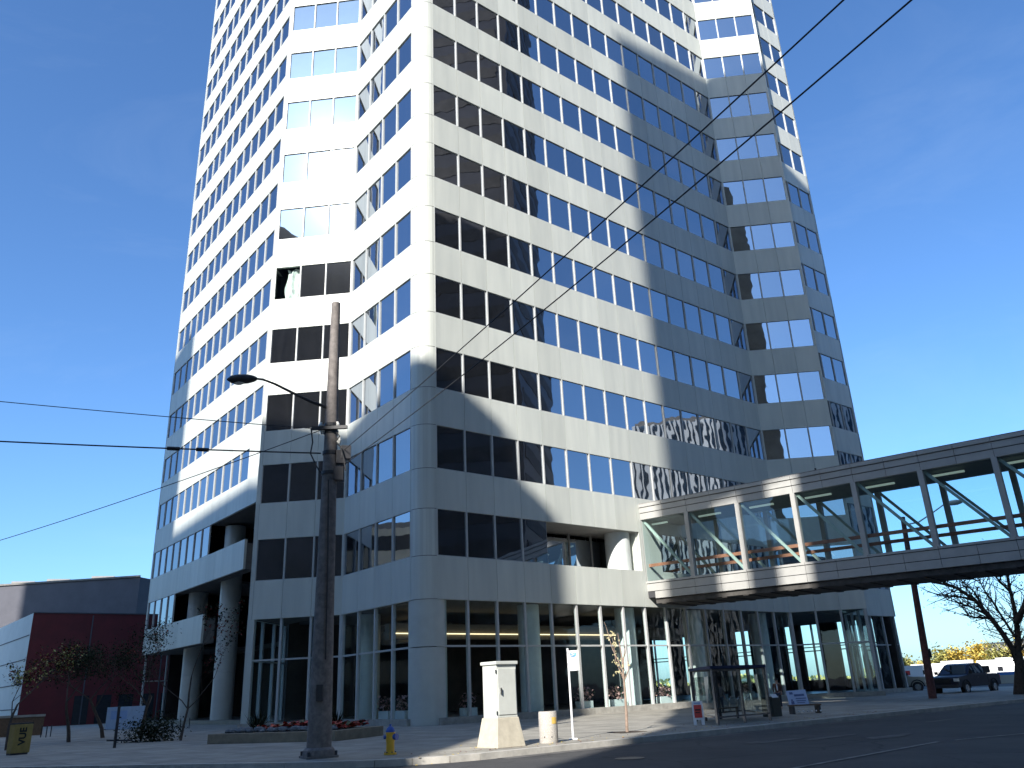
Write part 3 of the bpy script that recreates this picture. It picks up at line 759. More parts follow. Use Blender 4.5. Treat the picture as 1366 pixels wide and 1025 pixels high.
def wire(pA, pB, sag, label, r_=.014, bits=None):
    mb = MB(); n_ = 28; P_ = []
    for i in range(n_+1):
        t = i/n_; p = pA+(pB-pA)*t; p.z -= sag*4*t*(1-t); P_.append(p)
    mb.tube(P_, r_, 'wire', 5)
    if bits:
        for t in bits: 
            p = pA+(pB-pA)*t; p.z -= sag*4*t*(1-t); d = (pB-pA).normalized(); mb.tube([p-d*.18, p+d*.18], .06, 'wire', 6)
    o = mb.build('overhead_wire'); tag(o, label, 'wire', 'overhead wires at the pole'); return o
q1 = atd(456, 603, PD); q2 = atd(462, 618, PD-.1)
far1 = gr(1118, 0, 9.6); far2 = gr(1202, 0, 9.2)
def ext(p, q, L_): return q+(q-p).normalized()*L_
wire(q1, ext(q1, far1, 3), .15, 'upper of two wires rising steeply rightwards across the tower', .013)
wire(q2, ext(q2, far2, 3), .25, 'lower of two wires rising steeply rightwards across the tower', .013)
wire(atd(430, 573, PD), ext(atd(430, 573, PD), atd(0, 531, PD+4), 12), .12, 'highest wire running level to the left from the pole below the lamp arm')
wire(atd(428, 605, PD), ext(atd(428, 605, PD), atd(0, 584, PD+3), 12), .12, 'thick black wire running left from the pole with a splice near the tower edge', .024, bits=(.165, .205))
wire(atd(428, 574, PD), ext(atd(428, 574, PD), atd(0, 712, PD+14), 12), .3, 'wire slanting down to the left from the pole towards the low buildings', .014)

# ------------------------------------------------------------------ street furniture
def lathe_thing(prof, cpt, m_, n=20):
    mb = MB(); mb.lathe(cpt, prof, m_, n); return mb
# hydrant
hp = gr(520.5, 1007, .15)
hy = thing('fire_hydrant', hp, 'yellow fire hydrant with blue bonnet and blue hose cap beside the kerb', 'fire hydrant')
lathe_thing([(.17, 0), (.17, .05), (.115, .06), (.11, .30), (.12, .34), (.115, .52), (.13, .53), (.13, .56)], hp, 'hydrant_yellow').build('barrel', hy, smooth=True)
lathe_thing([(.13, .56), (.125, .60), (.095, .66), (.05, .70), (.03, .71), (.03, .76)], hp, 'hydrant_blue').build('bonnet', hy, smooth=True)
mb = MB(); mb.tube([hp+V((.1, -.03, .44)), hp+V((.19, -.08, .44))], [.075, .085], 'hydrant_blue', 12); mb.build('hose_cap', hy, smooth=True)
mb = MB(); mb.tube([hp+V((-.1, 0, .44)), hp+V((-.18, 0, .44))], [.05, .055], 'hydrant_blue', 10); mb.build('hose_cap', hy, smooth=True)
mb = MB()
for k in range(6): t = k*math.pi/3; mb.tube([hp+V((.14*math.cos(t), .14*math.sin(t), .05)), hp+V((.14*math.cos(t), .14*math.sin(t), .08))], .02, 'dark_metal', 6)
mb.build('flange_bolts', hy)
# traffic control cabinet
cb = gr(664, 999, .15)
cab = thing('control_cabinet', cb, 'pale grey metal control cabinet on a flared concrete base at the kerb', 'control cabinet')
sc = lambda px: px*26.7/1175
wA, wB2 = .80, .78
def frustum(mb, P, wa, wb, z0_, z1_, tp, m_):
    """near corner P, footprint a*wa, b*wb; tapers by tp each side"""
    lo = [P, P+a*wa, P+a*wa+b*wb, P+b*wb]; hi = [P+a*tp+b*tp, P+a*(wa-tp)+b*tp, P+a*(wa-tp)+b*(wb-tp), P+a*tp+b*(wb-tp)]
    lo = [V((q.x, q.y, z0_)) for q in lo]; hi = [V((q.x, q.y, z1_)) for q in hi]
    i = len(mb.v); mb.v += lo+hi; mi = mb.mi(m_)
    for f in ((0, 1, 5, 4), (1, 2, 6, 5), (2, 3, 7, 6), (3, 0, 4, 7), (4, 5, 6, 7), (3, 2, 1, 0)): mb.f.append(tuple(i+x for x in f)); mb.m.append(mi)
mb = MB(); frustum(mb, cb, 1.0, .98, .15, .92, .12, 'concrete_warm'); mb.build('concrete_base', cab, bevel=.015)
cq = cb+a*.14+b*.14
mb = MB(); mb.obox(V((cq.x, cq.y, .92)), a*.72, b*.66, Z3*1.42, 'cabinet_metal'); mb.build('housing', cab, bevel=.01)
mb = MB(); mb.obox(V((cq.x, cq.y, 2.34))-a*.04-b*.05, a*.80, b*.76, Z3*.09, 'cabinet_metal'); mb.build('lid', cab, bevel=.01)
mb = MB(); nA = fA.n
mb.obox(V((cq.x, cq.y, 1.0))+a*.04+nA*.001, a*.64, nA*.018, Z3*1.22, 'cabinet_metal'); mb.build('door', cab, bevel=.004)
mb = MB(); mb.obox(V((cq.x, cq.y, 1.55))+a*.10+nA*.02, a*.03, nA*.05, Z3*.16, 'chrome'); mb.build('handle', cab)
for z_ in (1.0, 2.1):
    mb = MB(); mb.tube([V((cq.x, cq.y, z_))-b*0+a*(-.015), V((cq.x, cq.y, z_+.1))+a*(-.015)], .02, 'chrome', 6); mb.build('hinge', cab)
# concrete litter bin
bq = gr(732.5, 991.3, .15)
lb = thing('litter_bin', bq, 'round pebbled concrete litter bin with a small yellow sticker', 'litter bin')
lathe_thing([(.265, 0), (.275, .03), (.275, .82), (.26, .86), (.20, .86), (.19, .80), (.05, .78)], bq, 'bin_aggregate', 28).build('shell', lb, smooth=True)
mb = MB()
for i in range(4):
    t0q = rad(-68+i*9); t1q = rad(-68+(i+1)*9)
    mb.poly([bq+V((.279*math.cos(t), .279*math.sin(t), z_)) for t, z_ in ((t0q, .52), (t1q, .52), (t1q, .70), (t0q, .70))], 'yellow_label')
mb.build('sticker', lb)
for t in (-118, -72):
    mb = MB(); mb.blob(bq+V((.27*math.cos(rad(t)), .27*math.sin(rad(t)), .17)), .022, 'dark_metal'); mb.build('lifting_hole', lb)
# bus stop sign
sp = gr(764.7, 986.4, .15); sd = math.hypot(sp.x, sp.y)
bs = thing('bus_stop_sign', sp, 'slim white post with a white bus stop flag and small blue wave mark', 'bus stop sign')
ztp = atd(758, 865, sd).z
mb = MB(); mb.tube([sp, sp+Z3*(ztp-.15)], .035, 'sign_white', 8); mb.cbox(sp, .25, .25, .03, 0, 'sign_white'); mb.build('post', bs)
zb1, zb0 = atd(762, 868, sd).z, atd(766, 895, sd).z
rt = dv(95)
mb = MB(); mb.obox(V((sp.x, sp.y, zb0))+rt*.03, rt*.30, V((rt.y, -rt.x, 0))*.02, Z3*(zb1-zb0), 'sign_white'); so_ = mb.build('flag', bs)
mb = MB(); nn = V((rt.y, -rt.x, 0))
for k in range(3):
    z_ = zb1-.10-k*.045; pts = []
    for i in range(7):
        x_ = .07+.20*i/6; pts.append(V((sp.x, sp.y, z_+.018*math.sin(i*1.1+k)))+rt*x_+nn*.0225)
    for i in range(6): mb.poly([pts[i], pts[i+1], pts[i+1]+Z3*.028, pts[i]+Z3*.028], 'sign_blue')
mb.build('wave_mark', bs)

def text_obj(body, size, loc, right, up, m_, parent, name='lettering', bold=.0, ext_=.002):
    cu = bpy.data.curves.new(name, 'FONT'); cu.body = body; cu.size = size; cu.extrude = ext_; cu.offset = bold; cu.align_x = 'CENTER'; cu.align_y = 'CENTER'
    ob_ = bpy.data.objects.new(name, cu); C.objects.link(ob_)
    dg = bpy.context.evaluated_depsgraph_get(); me = bpy.data.meshes.new_from_object(ob_.evaluated_get(dg)); bpy.data.objects.remove(ob_)
    x_ = right.normalized(); y_ = up.normalized(); z_ = x_.cross(y_)
    M_ = Matrix.Translation(loc-origin(parent)) @ Matrix((x_, y_, z_)).transposed().to_4x4()
    me.transform(M_); me.materials.clear(); me.materials.append(MATS[m_])
    o = bpy.data.objects.new(name, me); C.objects.link(o); o.parent = parent; return o
# newspaper box, far left, with vertical lettering
nbL, nbR = gr(14, 1008, .15), gr(39, 1006, .15); nd = math.hypot(nbR.x, nbR.y)
rr_ = (nbR-nbL); rr_.z = 0; wN = rr_.length; rr_.normalize(); fn_ = V((rr_.y, -rr_.x, 0))
nh = atd(36, 966, nd).z-.15
nb = thing('newspaper_box', nbL, 'yellow newspaper box with black upright lettering at the left edge of the plaza', 'newspaper box')
mb = MB(); mb.obox(nbL+Z3*.06, rr_*wN, -fn_*.45, Z3*(nh-.06), 'box_yellow'); mb.build('housing', nb, bevel=.02)
mb = MB(); mb.obox(nbL, rr_*wN*.9, -fn_*.4, Z3*.06, 'dark_metal'); mb.build('foot', nb)
mb = MB(); mb.obox(nbL-rr_*.02-fn_*.02+Z3*(nh), rr_*(wN+.04), -fn_*.42, Z3*.05, 'dark_metal'); mb.build('lid', nb)
text_obj('VUE', .34, nbL+rr_*wN*.5+fn_*.006+Z3*(.15+nh*.46), Z3, -rr_, 'ink', nb, bold=.012)
# white and blue sign panel on the plaza with a bike-rack post in front
q1_, q2_ = gr(141, 974, .15), gr(191, 973, .15); pd_ = math.hypot(q1_.x, q1_.y)
hb = atd(165, 943, pd_).z
sgn = thing('notice_board', q1_, 'pale blue notice board standing on the plaza behind the dark post', 'notice board')
r_ = q2_-q1_; r_.z = 0; L_ = r_.length; r_.normalize(); n2 = V((r_.y, -r_.x, 0))
mb = MB(); mb.obox(q1_+Z3*.02, r_*L_, n2*.08, Z3*(hb-.17), 'board_pale'); mb.build('panel', sgn, bevel=.01)
mb = MB(); mb.obox(q1_+r_*L_*.12+n2*.083+Z3*(hb-.15)*.45, r_*L_*.45, n2*.006, Z3*(hb-.15)*.38, 'board_blue'); mb.build('poster', sgn)
mb = MB(); mb.obox(q1_+r_*.05-n2*.3, r_*.1, n2*.7, Z3*.05, 'dark_metal'); mb.obox(q1_+r_*(L_-.2)-n2*.3, r_*.1, n2*.7, Z3*.05, 'dark_metal'); mb.build('foot', sgn)
p_ = gr(152.5, 998, .15); pd_ = math.hypot(p_.x, p_.y)
bpst = thing('hitching_post', p_, 'short dark post with a low crossbar in front of the pale blue board', 'post')
mb = MB(); mb.tube([p_, V((p_.x, p_.y, atd(157, 942, pd_).z))], .06, 'dark_metal', 8); mb.build('upright', bpst)
mb = MB(); w1, w2 = atd(142, 988, pd_), atd(177, 988, pd_); mb.tube([w1, w2], .035, 'dark_metal', 6); mb.build('crossbar', bpst)
mb = MB()
for k in range(7):
    z_ = .35+k*.12; mb.tube([V((p_.x-.02, p_.y-.05, z_)), V((p_.x+.16, p_.y-.05, z_))], .015, 'dark_metal', 5)
mb.build('rungs', bpst)
# thin bollards on the plaza
for i, (u, v_) in enumerate(((54, 984), (61, 984), (67, 983), (230, 973), (240, 973), (252, 972))):
    p_ = gr(u, v_, .15); mb = MB(); mb.lathe(p_, [(.03, 0), (.03, .62), (.045, .64), (.01, .70)], 'dark_metal', 8); o = mb.build('bollard', loc=p_, smooth=True)
    tag(o, ['slim dark bollard nearest the newspaper box', 'middle slim bollard right of the newspaper box', 'third slim bollard right of the newspaper box', 'slim bollard left of three before the loggia', 'middle slim bollard of three before the loggia', 'slim bollard of three nearest the flower planter'][i], 'bollard', 'slim bollards on the plaza')

# ------------------------------------------------------------------ planter with red flowers
pl1, pl2 = gr(276, 993, .15), gr(447, 989, .15)
pr = pl2-pl1; pr.z = 0; Lp = pr.length; pr.normalize(); pn = V((-pr.y, pr.x, 0)); Wp = 3.4
if pn.y < 0: pn = -pn
plt = thing('flower_planter', pl1, 'long low stone planter filled with grey rocks and red flowers', 'planter')
hpz = .36
mb = MB()
for s0, d1, d2, L1 in ((pl1, pr, pn, Lp), (pl1+pn*Wp, pr, -pn, Lp)): mb.obox(s0, d1*L1, d2*.3, Z3*hpz, 'planter_wall')
mb.obox(pl1+pn*.3, pr*.3, pn*(Wp-.6), Z3*hpz, 'planter_wall'); mb.obox(pl2+pn*.3-pr*.3, pr*.3, pn*(Wp-.6), Z3*hpz, 'planter_wall')
mb.build('wall', plt, bevel=.015)
mb = MB(); mb.obox(pl1+pr*.3+pn*.3, pr*(Lp-.6), pn*(Wp-.6), Z3*(hpz-.04), 'soil'); mb.build('soil', plt)
for k in range(26):
    x_ = .45+(Lp-.9)*k/25; mb = MB(); r0 = random.uniform(.10, .20)
    mb.blob(pl1+pr*x_+pn*random.uniform(.4, .75)+Z3*(hpz+r0*.4), r0, 'rock', (random.uniform(.9, 1.4), 1, .7), 7); mb.build('rock', plt)
mb = MB()
for k in range(1500):
    x_ = 1.6+(Lp-2.0)*random.random(); y_ = random.uniform(.85, Wp-.5)
    p = pl1+pr*x_+pn*y_+Z3*(hpz+.10+.18*random.random()+.08*math.sin(x_*2.2)); s = random.uniform(.04, .08)
    an = random.random()*6.28; u_ = V((math.cos(an), math.sin(an), random.uniform(-.5, .5)))*s; w_ = V((-math.sin(an), math.cos(an), random.uniform(-.6, .6)))*s
    mb.poly([p-u_-w_, p+u_-w_, p+u_+w_, p-u_+w_], 'red_flower' if random.random() < .78 else 'green_leaf')
mb.build('flower_bed', plt)
mb = MB()
for (x_, y_, hh) in ((1.0, 1.6, 1.1), (Lp*.62, 2.6, 1.3), (Lp*.70, 2.7, 1.0), (.6, 2.4, 1.2), (Lp*.55, 2.9, 1.0)):
    cpt = pl1+pr*x_+pn*y_+Z3*hpz; mb = MB()
    for k in range(46):
        an = random.random()*6.28; ln = random.uniform(.25, .55); d = V((math.cos(an)*ln, math.sin(an)*ln, hh*random.uniform(.4, .9)*.8)); sd_ = V((-math.sin(an), math.cos(an), 0))*.025
        mb.poly([cpt-sd_, cpt+sd_, cpt+d*.6+sd_, cpt+d, cpt+d*.6-sd_], 'dark_leaf')
    mb.build('grass_tuft', plt)

# ------------------------------------------------------------------ potted flowers behind the glass
pots = [(515, 955, 22), (537, 955, 22), (625, 951, 20), (780, 946, 22), (822, 943, 22), (887, 940, 20), (1000, 930, 14)]
plab = ['white planter box with wilting plants behind the left lobby glass', 'white planter box behind the lobby glass nearest the round corner column', 'white planter box behind dark lobby glass right of the round corner column', 'white planter box inside the lobby glass behind the bus stop post', 'white planter box with pink flowers inside the glass behind the thin street tree', 'white planter box with pink flowers right of the sunlit column', 'small white planter box inside the glass behind the bus shelter']
for i, (u, v_, w_) in enumerate(pots):
    onB = u < 550; F = fB if onB else fA
    P_ = onpl(u, v_, F.at(0, 0, -.75), F.dr); t_ = (P_-F.P).dot(F.dr)
    base = F.at(t_, .46, -.75)
    wid = w_/1175*base.length*1.15
    pt = thing('planter_box', base, plab[i], 'planter box', 'white planter boxes inside the lobby glass')
    mb = MB(); mb.obox(base-F.dr*wid/2-F.n*.2, F.dr*wid, F.n*.4, Z3*.42, 'white_pot'); mb.build('box', pt, bevel=.02)
    mb = MB()
    for k in range(110):
        p = base+Z3*(.42+random.random()*.75)+F.dr*random.gauss(0, wid*.28)+F.n*random.gauss(0, .12); s = random.uniform(.035, .07); an = random.random()*6.28
        u_ = V((math.cos(an), math.sin(an), random.uniform(-1, 1)))*s; w2_ = V((-math.sin(an), math.cos(an), random.uniform(-1, 1)))*s
        mb.poly([p-u_-w2_, p+u_-w2_, p+u_+w2_, p-u_+w2_], 'pink_flower' if random.random() < .6 else 'dark_leaf')
    for k in range(8):
        mb.tube([base+Z3*.4, base+Z3*1.0+F.dr*random.gauss(0, wid*.3)], .01, 'bark', 4)
    mb.build('plants', pt)

# ------------------------------------------------------------------ trees
def tree(name, base, height, spread, label, leafm, barkm, nleaf, lsize, trunk=.12, forks=None, depth=4, fork_h=.3, group='trees', up=.55, leafspread=.35, lean=None):
    T = thing(name, base, label, 'tree', group)
    mb = MB(); tips = []; rnd = random.Random(hash(label) % 99991 if False else sum(ord(x) for x in label))
    def grow(p, d, L_, r_, k):
        n_ = 4; pts = [p]; rs = [r_]; q = p
        for i in range(n_):
            d = (d+V((rnd.gauss(0, .10), rnd.gauss(0, .10), rnd.gauss(.03, .06)))).normalized(); q = q+d*(L_/n_); pts.append(q); rs.append(r_*(1-.42*(i+1)/n_))
            if k <= depth-2: tips.append((q, k))
        mb.tube(pts, rs, barkm, 7 if k > depth-2 else 4, cap=False)
        if k == 0: tips.append((q, 0)); return
        nb_ = rnd.choice((2, 3, 3)) if k > 1 else rnd.choice((3, 4))
        for j in range(nb_):
            an = rnd.random()*6.28; side_ = V((math.cos(an), math.sin(an), 0))
            nd_ = (d*rnd.uniform(.55, 1.0)+side_*spread*rnd.uniform(.5, 1.1)+Z3*up*rnd.uniform(.1, .6)).normalized()
            st = pts[rnd.choice((2, 3, 4, 4))]
            grow(st, nd_, L_*rnd.uniform(.58, .82), rs[-1]*rnd.uniform(.6, .85), k-1)
    d0 = V(lean) if lean else V((0, 0, 1))
    if forks:
        top = base+V(d0).normalized()*height*fork_h
        mb.tube([base-Z3*.05, base+V((0, 0, .15)), base+(top-base)*.5, top], [trunk*1.35, trunk*1.05, trunk, trunk*.95], barkm, 10, cap=False)
        for fd, fl in forks: grow(top-Z3*.1, V(fd).normalized(), height*fl, trunk*.7, depth-1)
    else:
        grow(base-Z3*.05, d0, height*fork_h*1.2, trunk, depth)
    mb.build('trunk', T, smooth=True)
    lm = MB(); tips2 = [t for t in tips if t[1] <= 1] or tips
    for k in range(nleaf):
        q, _ = rnd.choice(tips2); p = q+V((rnd.gauss(0, 1), rnd.gauss(0, 1), rnd.gauss(0, .8)))*leafspread; s = lsize*rnd.uniform(.5, 1.2); an = rnd.random()*6.28; tl = rnd.uniform(-1, 1)
        u_ = V((math.cos(an), math.sin(an), tl))*s; w_ = V((-math.sin(an), math.cos(an), rnd.uniform(-1, 1)))*s*.6
        lm.poly([p-u_, p-w_, p+u_, p+w_], leafm if isinstance(leafm, str) else rnd.choice(leafm))
    lm.build('crown', T)
    return T
# slim street tree in the sun
tp = gr(836.5, 977, .15)
st = thing('young_tree', tp, 'slim bare young street tree with a few pale leaves in the sunlit strip of sidewalk', 'tree', 'street trees')
td = math.hypot(tp.x, tp.y); mb = MB()
def tl(u, v_, o=0): return atd(u, v_, td+o)
brs = [[(836.5, 977), (835.5, 950), (834, 925), (832, 903), (830, 880), (827, 862), (824, 845)], [(833, 905), (826, 893), (822, 884), (820, 872), (818, 856), (815, 846)], [(832, 902), (832, 880), (833, 866), (832, 850)], [(829, 893), (824, 880), (817, 866), (813, 852), (809, 838), (806, 830)], [(834, 912), (829, 900), (826, 897)], [(830, 882), (834, 872), (836, 860)], [(833, 908), (838, 895), (839, 884), (840, 872)]]
for j, br in enumerate(brs):
    mb.tube([tl(u, v_, .12*math.sin(j*2.1)*i/4) for i, (u, v_) in enumerate(br)], [(.055 if j == 0 else .022)*(1-.75*i/(len(br)-1)) for i in range(len(br))], 'bark_pale', 7, cap=False)
mb.build('trunk', st, smooth=True)
mb = MB(); rnd = random.Random(5)
for (u, v_) in [(818, 846), (820, 852), (818, 858), (822, 860), (821, 868), (819, 878), (818, 884), (823, 887), (816, 842), (827, 878), (820, 898), (822, 890), (831, 890), (812, 850), (826, 895), (821, 862), (822, 856), (838, 885)]:
    for k in range(3):
        p = tl(u+rnd.gauss(0, 1.5), v_+rnd.gauss(0, 2.5), rnd.gauss(0, .15)); s = rnd.uniform(.025, .055); an = rnd.random()*6.28
        u_ = V((math.cos(an), .3, math.sin(an)))*s; w_ = V((-math.sin(an), .2, math.cos(an)))*s*.6; mb.poly([p-u_, p-w_, p+u_, p+w_], 'pale_leaf')
mb.build('crown', st)
mb = MB(); mb.cbox(V((tp.x, tp.y, .154)), 1.0, 1.0, .006, .4, 'soil'); mb.build('tree_pit', st)

# big bare tree at the right edge
bt = gr(1362, 948, .15)
bt = atd(1362, 930, 61); bt.z = .02
T = thing('large_tree', bt, 'large dark forked tree almost bare of leaves at the right edge under the skywalk', 'tree', 'street trees')
mb = MB(); dT = math.hypot(bt.x, bt.y); tips = []; rnd = random.Random(11)
main = [[(1362, 932), (1362, 905), (1361, 885), (1358, 872)], [(1360, 890), (1352, 868), (1338, 846), (1320, 822), (1300, 800), (1272, 782), (1240, 776)],
        [(1358, 875), (1358, 850), (1356, 828), (1352, 806), (1347, 785), (1342, 762)], [(1356, 830), (1366, 810), (1372, 785), (1380, 760)],
        [(1354, 850), (1340, 828), (1326, 806), (1312, 786), (1302, 765)], [(1330, 832), (1312, 818), (1290, 808), (1262, 800)], [(1312, 812), (1300, 790), (1280, 772)],
        [(1322, 825), (1300, 824), (1282, 818)], [(1300, 800), (1278, 796), (1252, 794)], [(1348, 790), (1330, 772), (1322, 760)], [(1366, 905), (1385, 860), (1400, 820), (1405, 780)], [(1360, 870), (1378, 845), (1392, 830)], [(1290, 792), (1262, 778), (1236, 770)]]
for j, br in enumerate(main):
    off = [0, 0, .5, -.8, .8, -1.2, 1.2, .3, 1.5, -.6, 0, .9, -1][j]
    pts = [atd(u, v_, dT+off*i/3) for i, (u, v_) in enumerate(br)]
    r0 = .42 if j == 0 else (.21 if j in (1, 2, 3) else .085); rs = [r0*(1-.7*i/(len(br)-1)) if j else .42-.06*i for i in range(len(br))]
    mb.tube(pts, rs, 'bark', 9, cap=False)
    for i in range(1, len(pts)):
        for k in range(7 if j else 0):
            s = pts[i-1]+(pts[i]-pts[i-1])*rnd.random(); d = ((pts[i]-pts[i-1]).normalized()*.7+V((rnd.gauss(0, .7), rnd.gauss(0, .7), rnd.gauss(.25, .4)))).normalized()
            L_ = rnd.uniform(.8, 2.4); q = s; tw = [s]
            for z_ in range(3): d = (d+V((rnd.gauss(0, .2), rnd.gauss(0, .2), rnd.gauss(.05, .15)))).normalized(); q = q+d*L_/3; tw.append(q); tips.append(q)
            mb.tube(tw, [.034, .026, .018, .009], 'bark', 4, cap=False)
            for kk in range(2):
                d2 = (d+V((rnd.gauss(0, .6), rnd.gauss(0, .6), rnd.gauss(0, .5)))).normalized(); q2__ = tw[2]+d2*rnd.uniform(.3, .8); mb.tube([tw[2], q2__], [.013, .006], 'bark', 4, cap=False); tips.append(q2__)
mb.build('trunk', T, smooth=True)
lm = MB()
for k in range(1500):
    q = rnd.choice(tips); p = q+V((rnd.gauss(0, .14), rnd.gauss(0, .14), rnd.gauss(0, .12))); s = rnd.uniform(.04, .09); an = rnd.random()*6.28
    u_ = V((math.cos(an), math.sin(an), rnd.uniform(-1, 1)))*s; w_ = V((-math.sin(an), math.cos(an), rnd.uniform(-1, 1)))*s*.6; lm.poly([p-u_, p-w_, p+u_, p+w_], 'dark_leaf')
lm.build('crown', T)

# trees on the plaza, left
def gz(u, v_, d): p = atd(u, v_, d); p.z = .15; return p
tree('red_leaf_tree', gz(14, 965, 44), 5.0, .75, 'small red leaved tree in front of the white side wall at the left edge', ['red_leaf', 'dark_leaf', 'olive_leaf'], 'bark', 1500, .065, .07, depth=4, fork_h=.32, group='plaza trees', leafspread=.15)
tree('plaza_tree', gz(95, 965, 50), 5.6, 1.0, 'dark bushy tree standing before the left part of the red wall', 'dark_leaf', 'bark', 2600, .055, .10, depth=4, fork_h=.30, group='plaza trees', leafspread=.26)
tree('plaza_tree', gz(140, 962, 54), 6.2, 1.0, 'widest dark bushy tree standing before the middle of the red wall', 'dark_leaf', 'bark', 2600, .055, .11, depth=4, fork_h=.30, group='plaza trees', leafspread=.28)
tree('plaza_tree', gz(190, 960, 50), 6.0, .9, 'dark bushy tree at the right end of the red wall by the loggia', ['dark_leaf'], 'bark', 2600, .055, .10, depth=4, fork_h=.30, group='plaza trees', leafspread=.26)
tree('young_tree', gz(243, 964, 43), 6.8, .55, 'thin young tree with sparse brown leaves in front of the loggia columns', ['red_leaf', 'dark_leaf', 'dark_leaf'], 'bark', 900, .06, .06, depth=4, fork_h=.34, group='street trees', leafspread=.09)
mb = MB(); rnd = random.Random(3)
sb = gz(205, 966, 44)
for k in range(2600):
    p = sb+V((max(-1.3, min(1.3, rnd.gauss(0, .6))), rnd.gauss(0, .4), min(1.3, abs(rnd.gauss(.45, .3))))); s = rnd.uniform(.03, .07); an = rnd.random()*6.28
    u_ = V((math.cos(an), math.sin(an), rnd.uniform(-1, 1)))*s; w_ = V((-math.sin(an), math.cos(an), rnd.uniform(-1, 1)))*s*.6; mb.poly([p-u_, p-w_, p+u_, p+w_], 'dark_leaf')
tag(mb.build('shrub', loc=sb), 'low dark shrub between the notice board and the loggia columns', 'shrub')

# ------------------------------------------------------------------ low buildings on the left
def block(name, top_pts, z_top, thick, label, mats_, cat='building', z0_=.0):
    """walls under a measured roof polyline, closed behind"""
    B_ = thing(name, V((top_pts[0].x, top_pts[0].y, 0)), label, cat)
    for i in range(len(top_pts)-1):
        p, q = top_pts[i], top_pts[i+1]; d = q-p; d.z = 0; n_ = V((-d.y, d.x, 0)).normalized()
        if n_.dot(p) < 0: n_ = -n_
        mb = MB(); mb.obox(V((p.x, p.y, z0_)), d, n_*.4, Z3*(z_top-z0_), mats_[i]); mb.build('wall', B_)
    cx = top_pts
    ctr = sum(cx, V())/len(cx); far_ = V((ctr.x, ctr.y, 0)).normalized()
    back = [q+far_*thick for q in cx]
    mb = MB(); poly_ = [V((q.x, q.y, z_top-.3)) for q in cx+back[::-1]]
    if (poly_[1]-poly_[0]).cross(poly_[2]-poly_[0]).z < 0: poly_ = poly_[::-1]
    mb.poly(poly_, 'roofing'); mb.build('roof', B_)
    mb = MB(); p, q = back[0], back[-1]; mb.poly([V((p.x, p.y, 0)), V((q.x, q.y, 0)), V((q.x, q.y, z_top-.3)), V((p.x, p.y, z_top-.3))], mats_[0])
    for k in (0, -1): p, q = cx[k], back[k]; mb.poly([V((p.x, p.y, 0)), V((q.x, q.y, 0)), V((q.x, q.y, z_top-.3)), V((p.x, p.y, z_top-.3))], mats_[0])
    mb.build('back_wall', B_)
    return B_
HR = 12.2
r0_, r1_, r2_ = gr(-40, 856, HR), gr(45, 818, HR), gr(262, 821, HR)
rb = block('red_building', [r0_, r1_, r2_], HR, 14, 'low red walled building with a white metal side wall, left of the tower', ['white_metal_wall', 'red_wall'])
mb = MB(); d = r1_-r0_; d.z = 0; n_ = V((-d.y, d.x, 0)).normalized(); n_ = -n_ if n_.dot(r0_) > 0 else n_
for k in range(4): mb.obox(V((r0_.x, r0_.y, 2+k*2.6))-n_*0+n_*.0, d*.99, n_*.05, Z3*.09, 'grey_wall')
mb.build('siding_joints', rb)
mb = MB(); d = r2_-r1_; d.z = 0; n_ = V((-d.y, d.x, 0)).normalized(); n_ = -n_ if n_.dot(r1_) > 0 else n_
mb.obox(V((r1_.x, r1_.y, HR))-n_*.1, d, n_*.2, Z3*.12, 'grey_wall'); mb.build('roof_trim', rb)
for k in range(5):
    mb = MB(); mb.obox(V((r1_.x, r1_.y, .2))+d*(.30+.13*k)+n_*.01, d*.085, n_*.06, Z3*3.0, 'dark_window'); mb.build('door', rb)
HG = 19.5
g0_, g1_, g2_ = gr(-60, 786, HG), gr(187, 770, HG), gr(207, 774, HG)
gb = block('grey_building', [g0_, g1_, g2_], HG, 20, 'long plain grey building behind the red one', ['grey_wall', 'grey_wall'])
mb = MB(); d = g1_-g0_; d.z = 0; n_ = V((-d.y, d.x, 0)).normalized(); n_ = -n_ if n_.dot(g0_) > 0 else n_
mb.obox(V((g0_.x, g0_.y, HG))-n_*.1, d, n_*.3, Z3*.25, 'roofing'); mb.build('coping', gb)
for t_ in (.25, .45, .7):
    mb = MB(); q = g0_+(g1_-g0_)*t_+V((0, 6, 0)); mb.cbox(V((q.x, q.y, HG-.2)), 3.2, 2.2, 1.5, .3, 'soffit_light'); mb.build('roof_unit', gb)
for t_ in (.35, .8):
    mb = MB(); q = r1_+(r2_-r1_)*t_; mb.tube([V((q.x, q.y, .2))+n_*.12, V((q.x, q.y, HR-.2))+n_*.12], .07, 'grey_wall', 6); mb.build('downpipe', rb)
w_ = gz(4, 960, 70); wl = thing('garden_wall', w_, 'low brick and concrete wall beneath the red leaved tree', 'wall')
mb = MB(); mb.cbox(w_, 5, .5, 1.2, rad(30), 'bench_wood'); mb.build('brickwork', wl); mb = MB(); mb.cbox(w_+Z3*1.2, 5.1, .6, .15, rad(30), 'concrete'); mb.build('coping', wl)

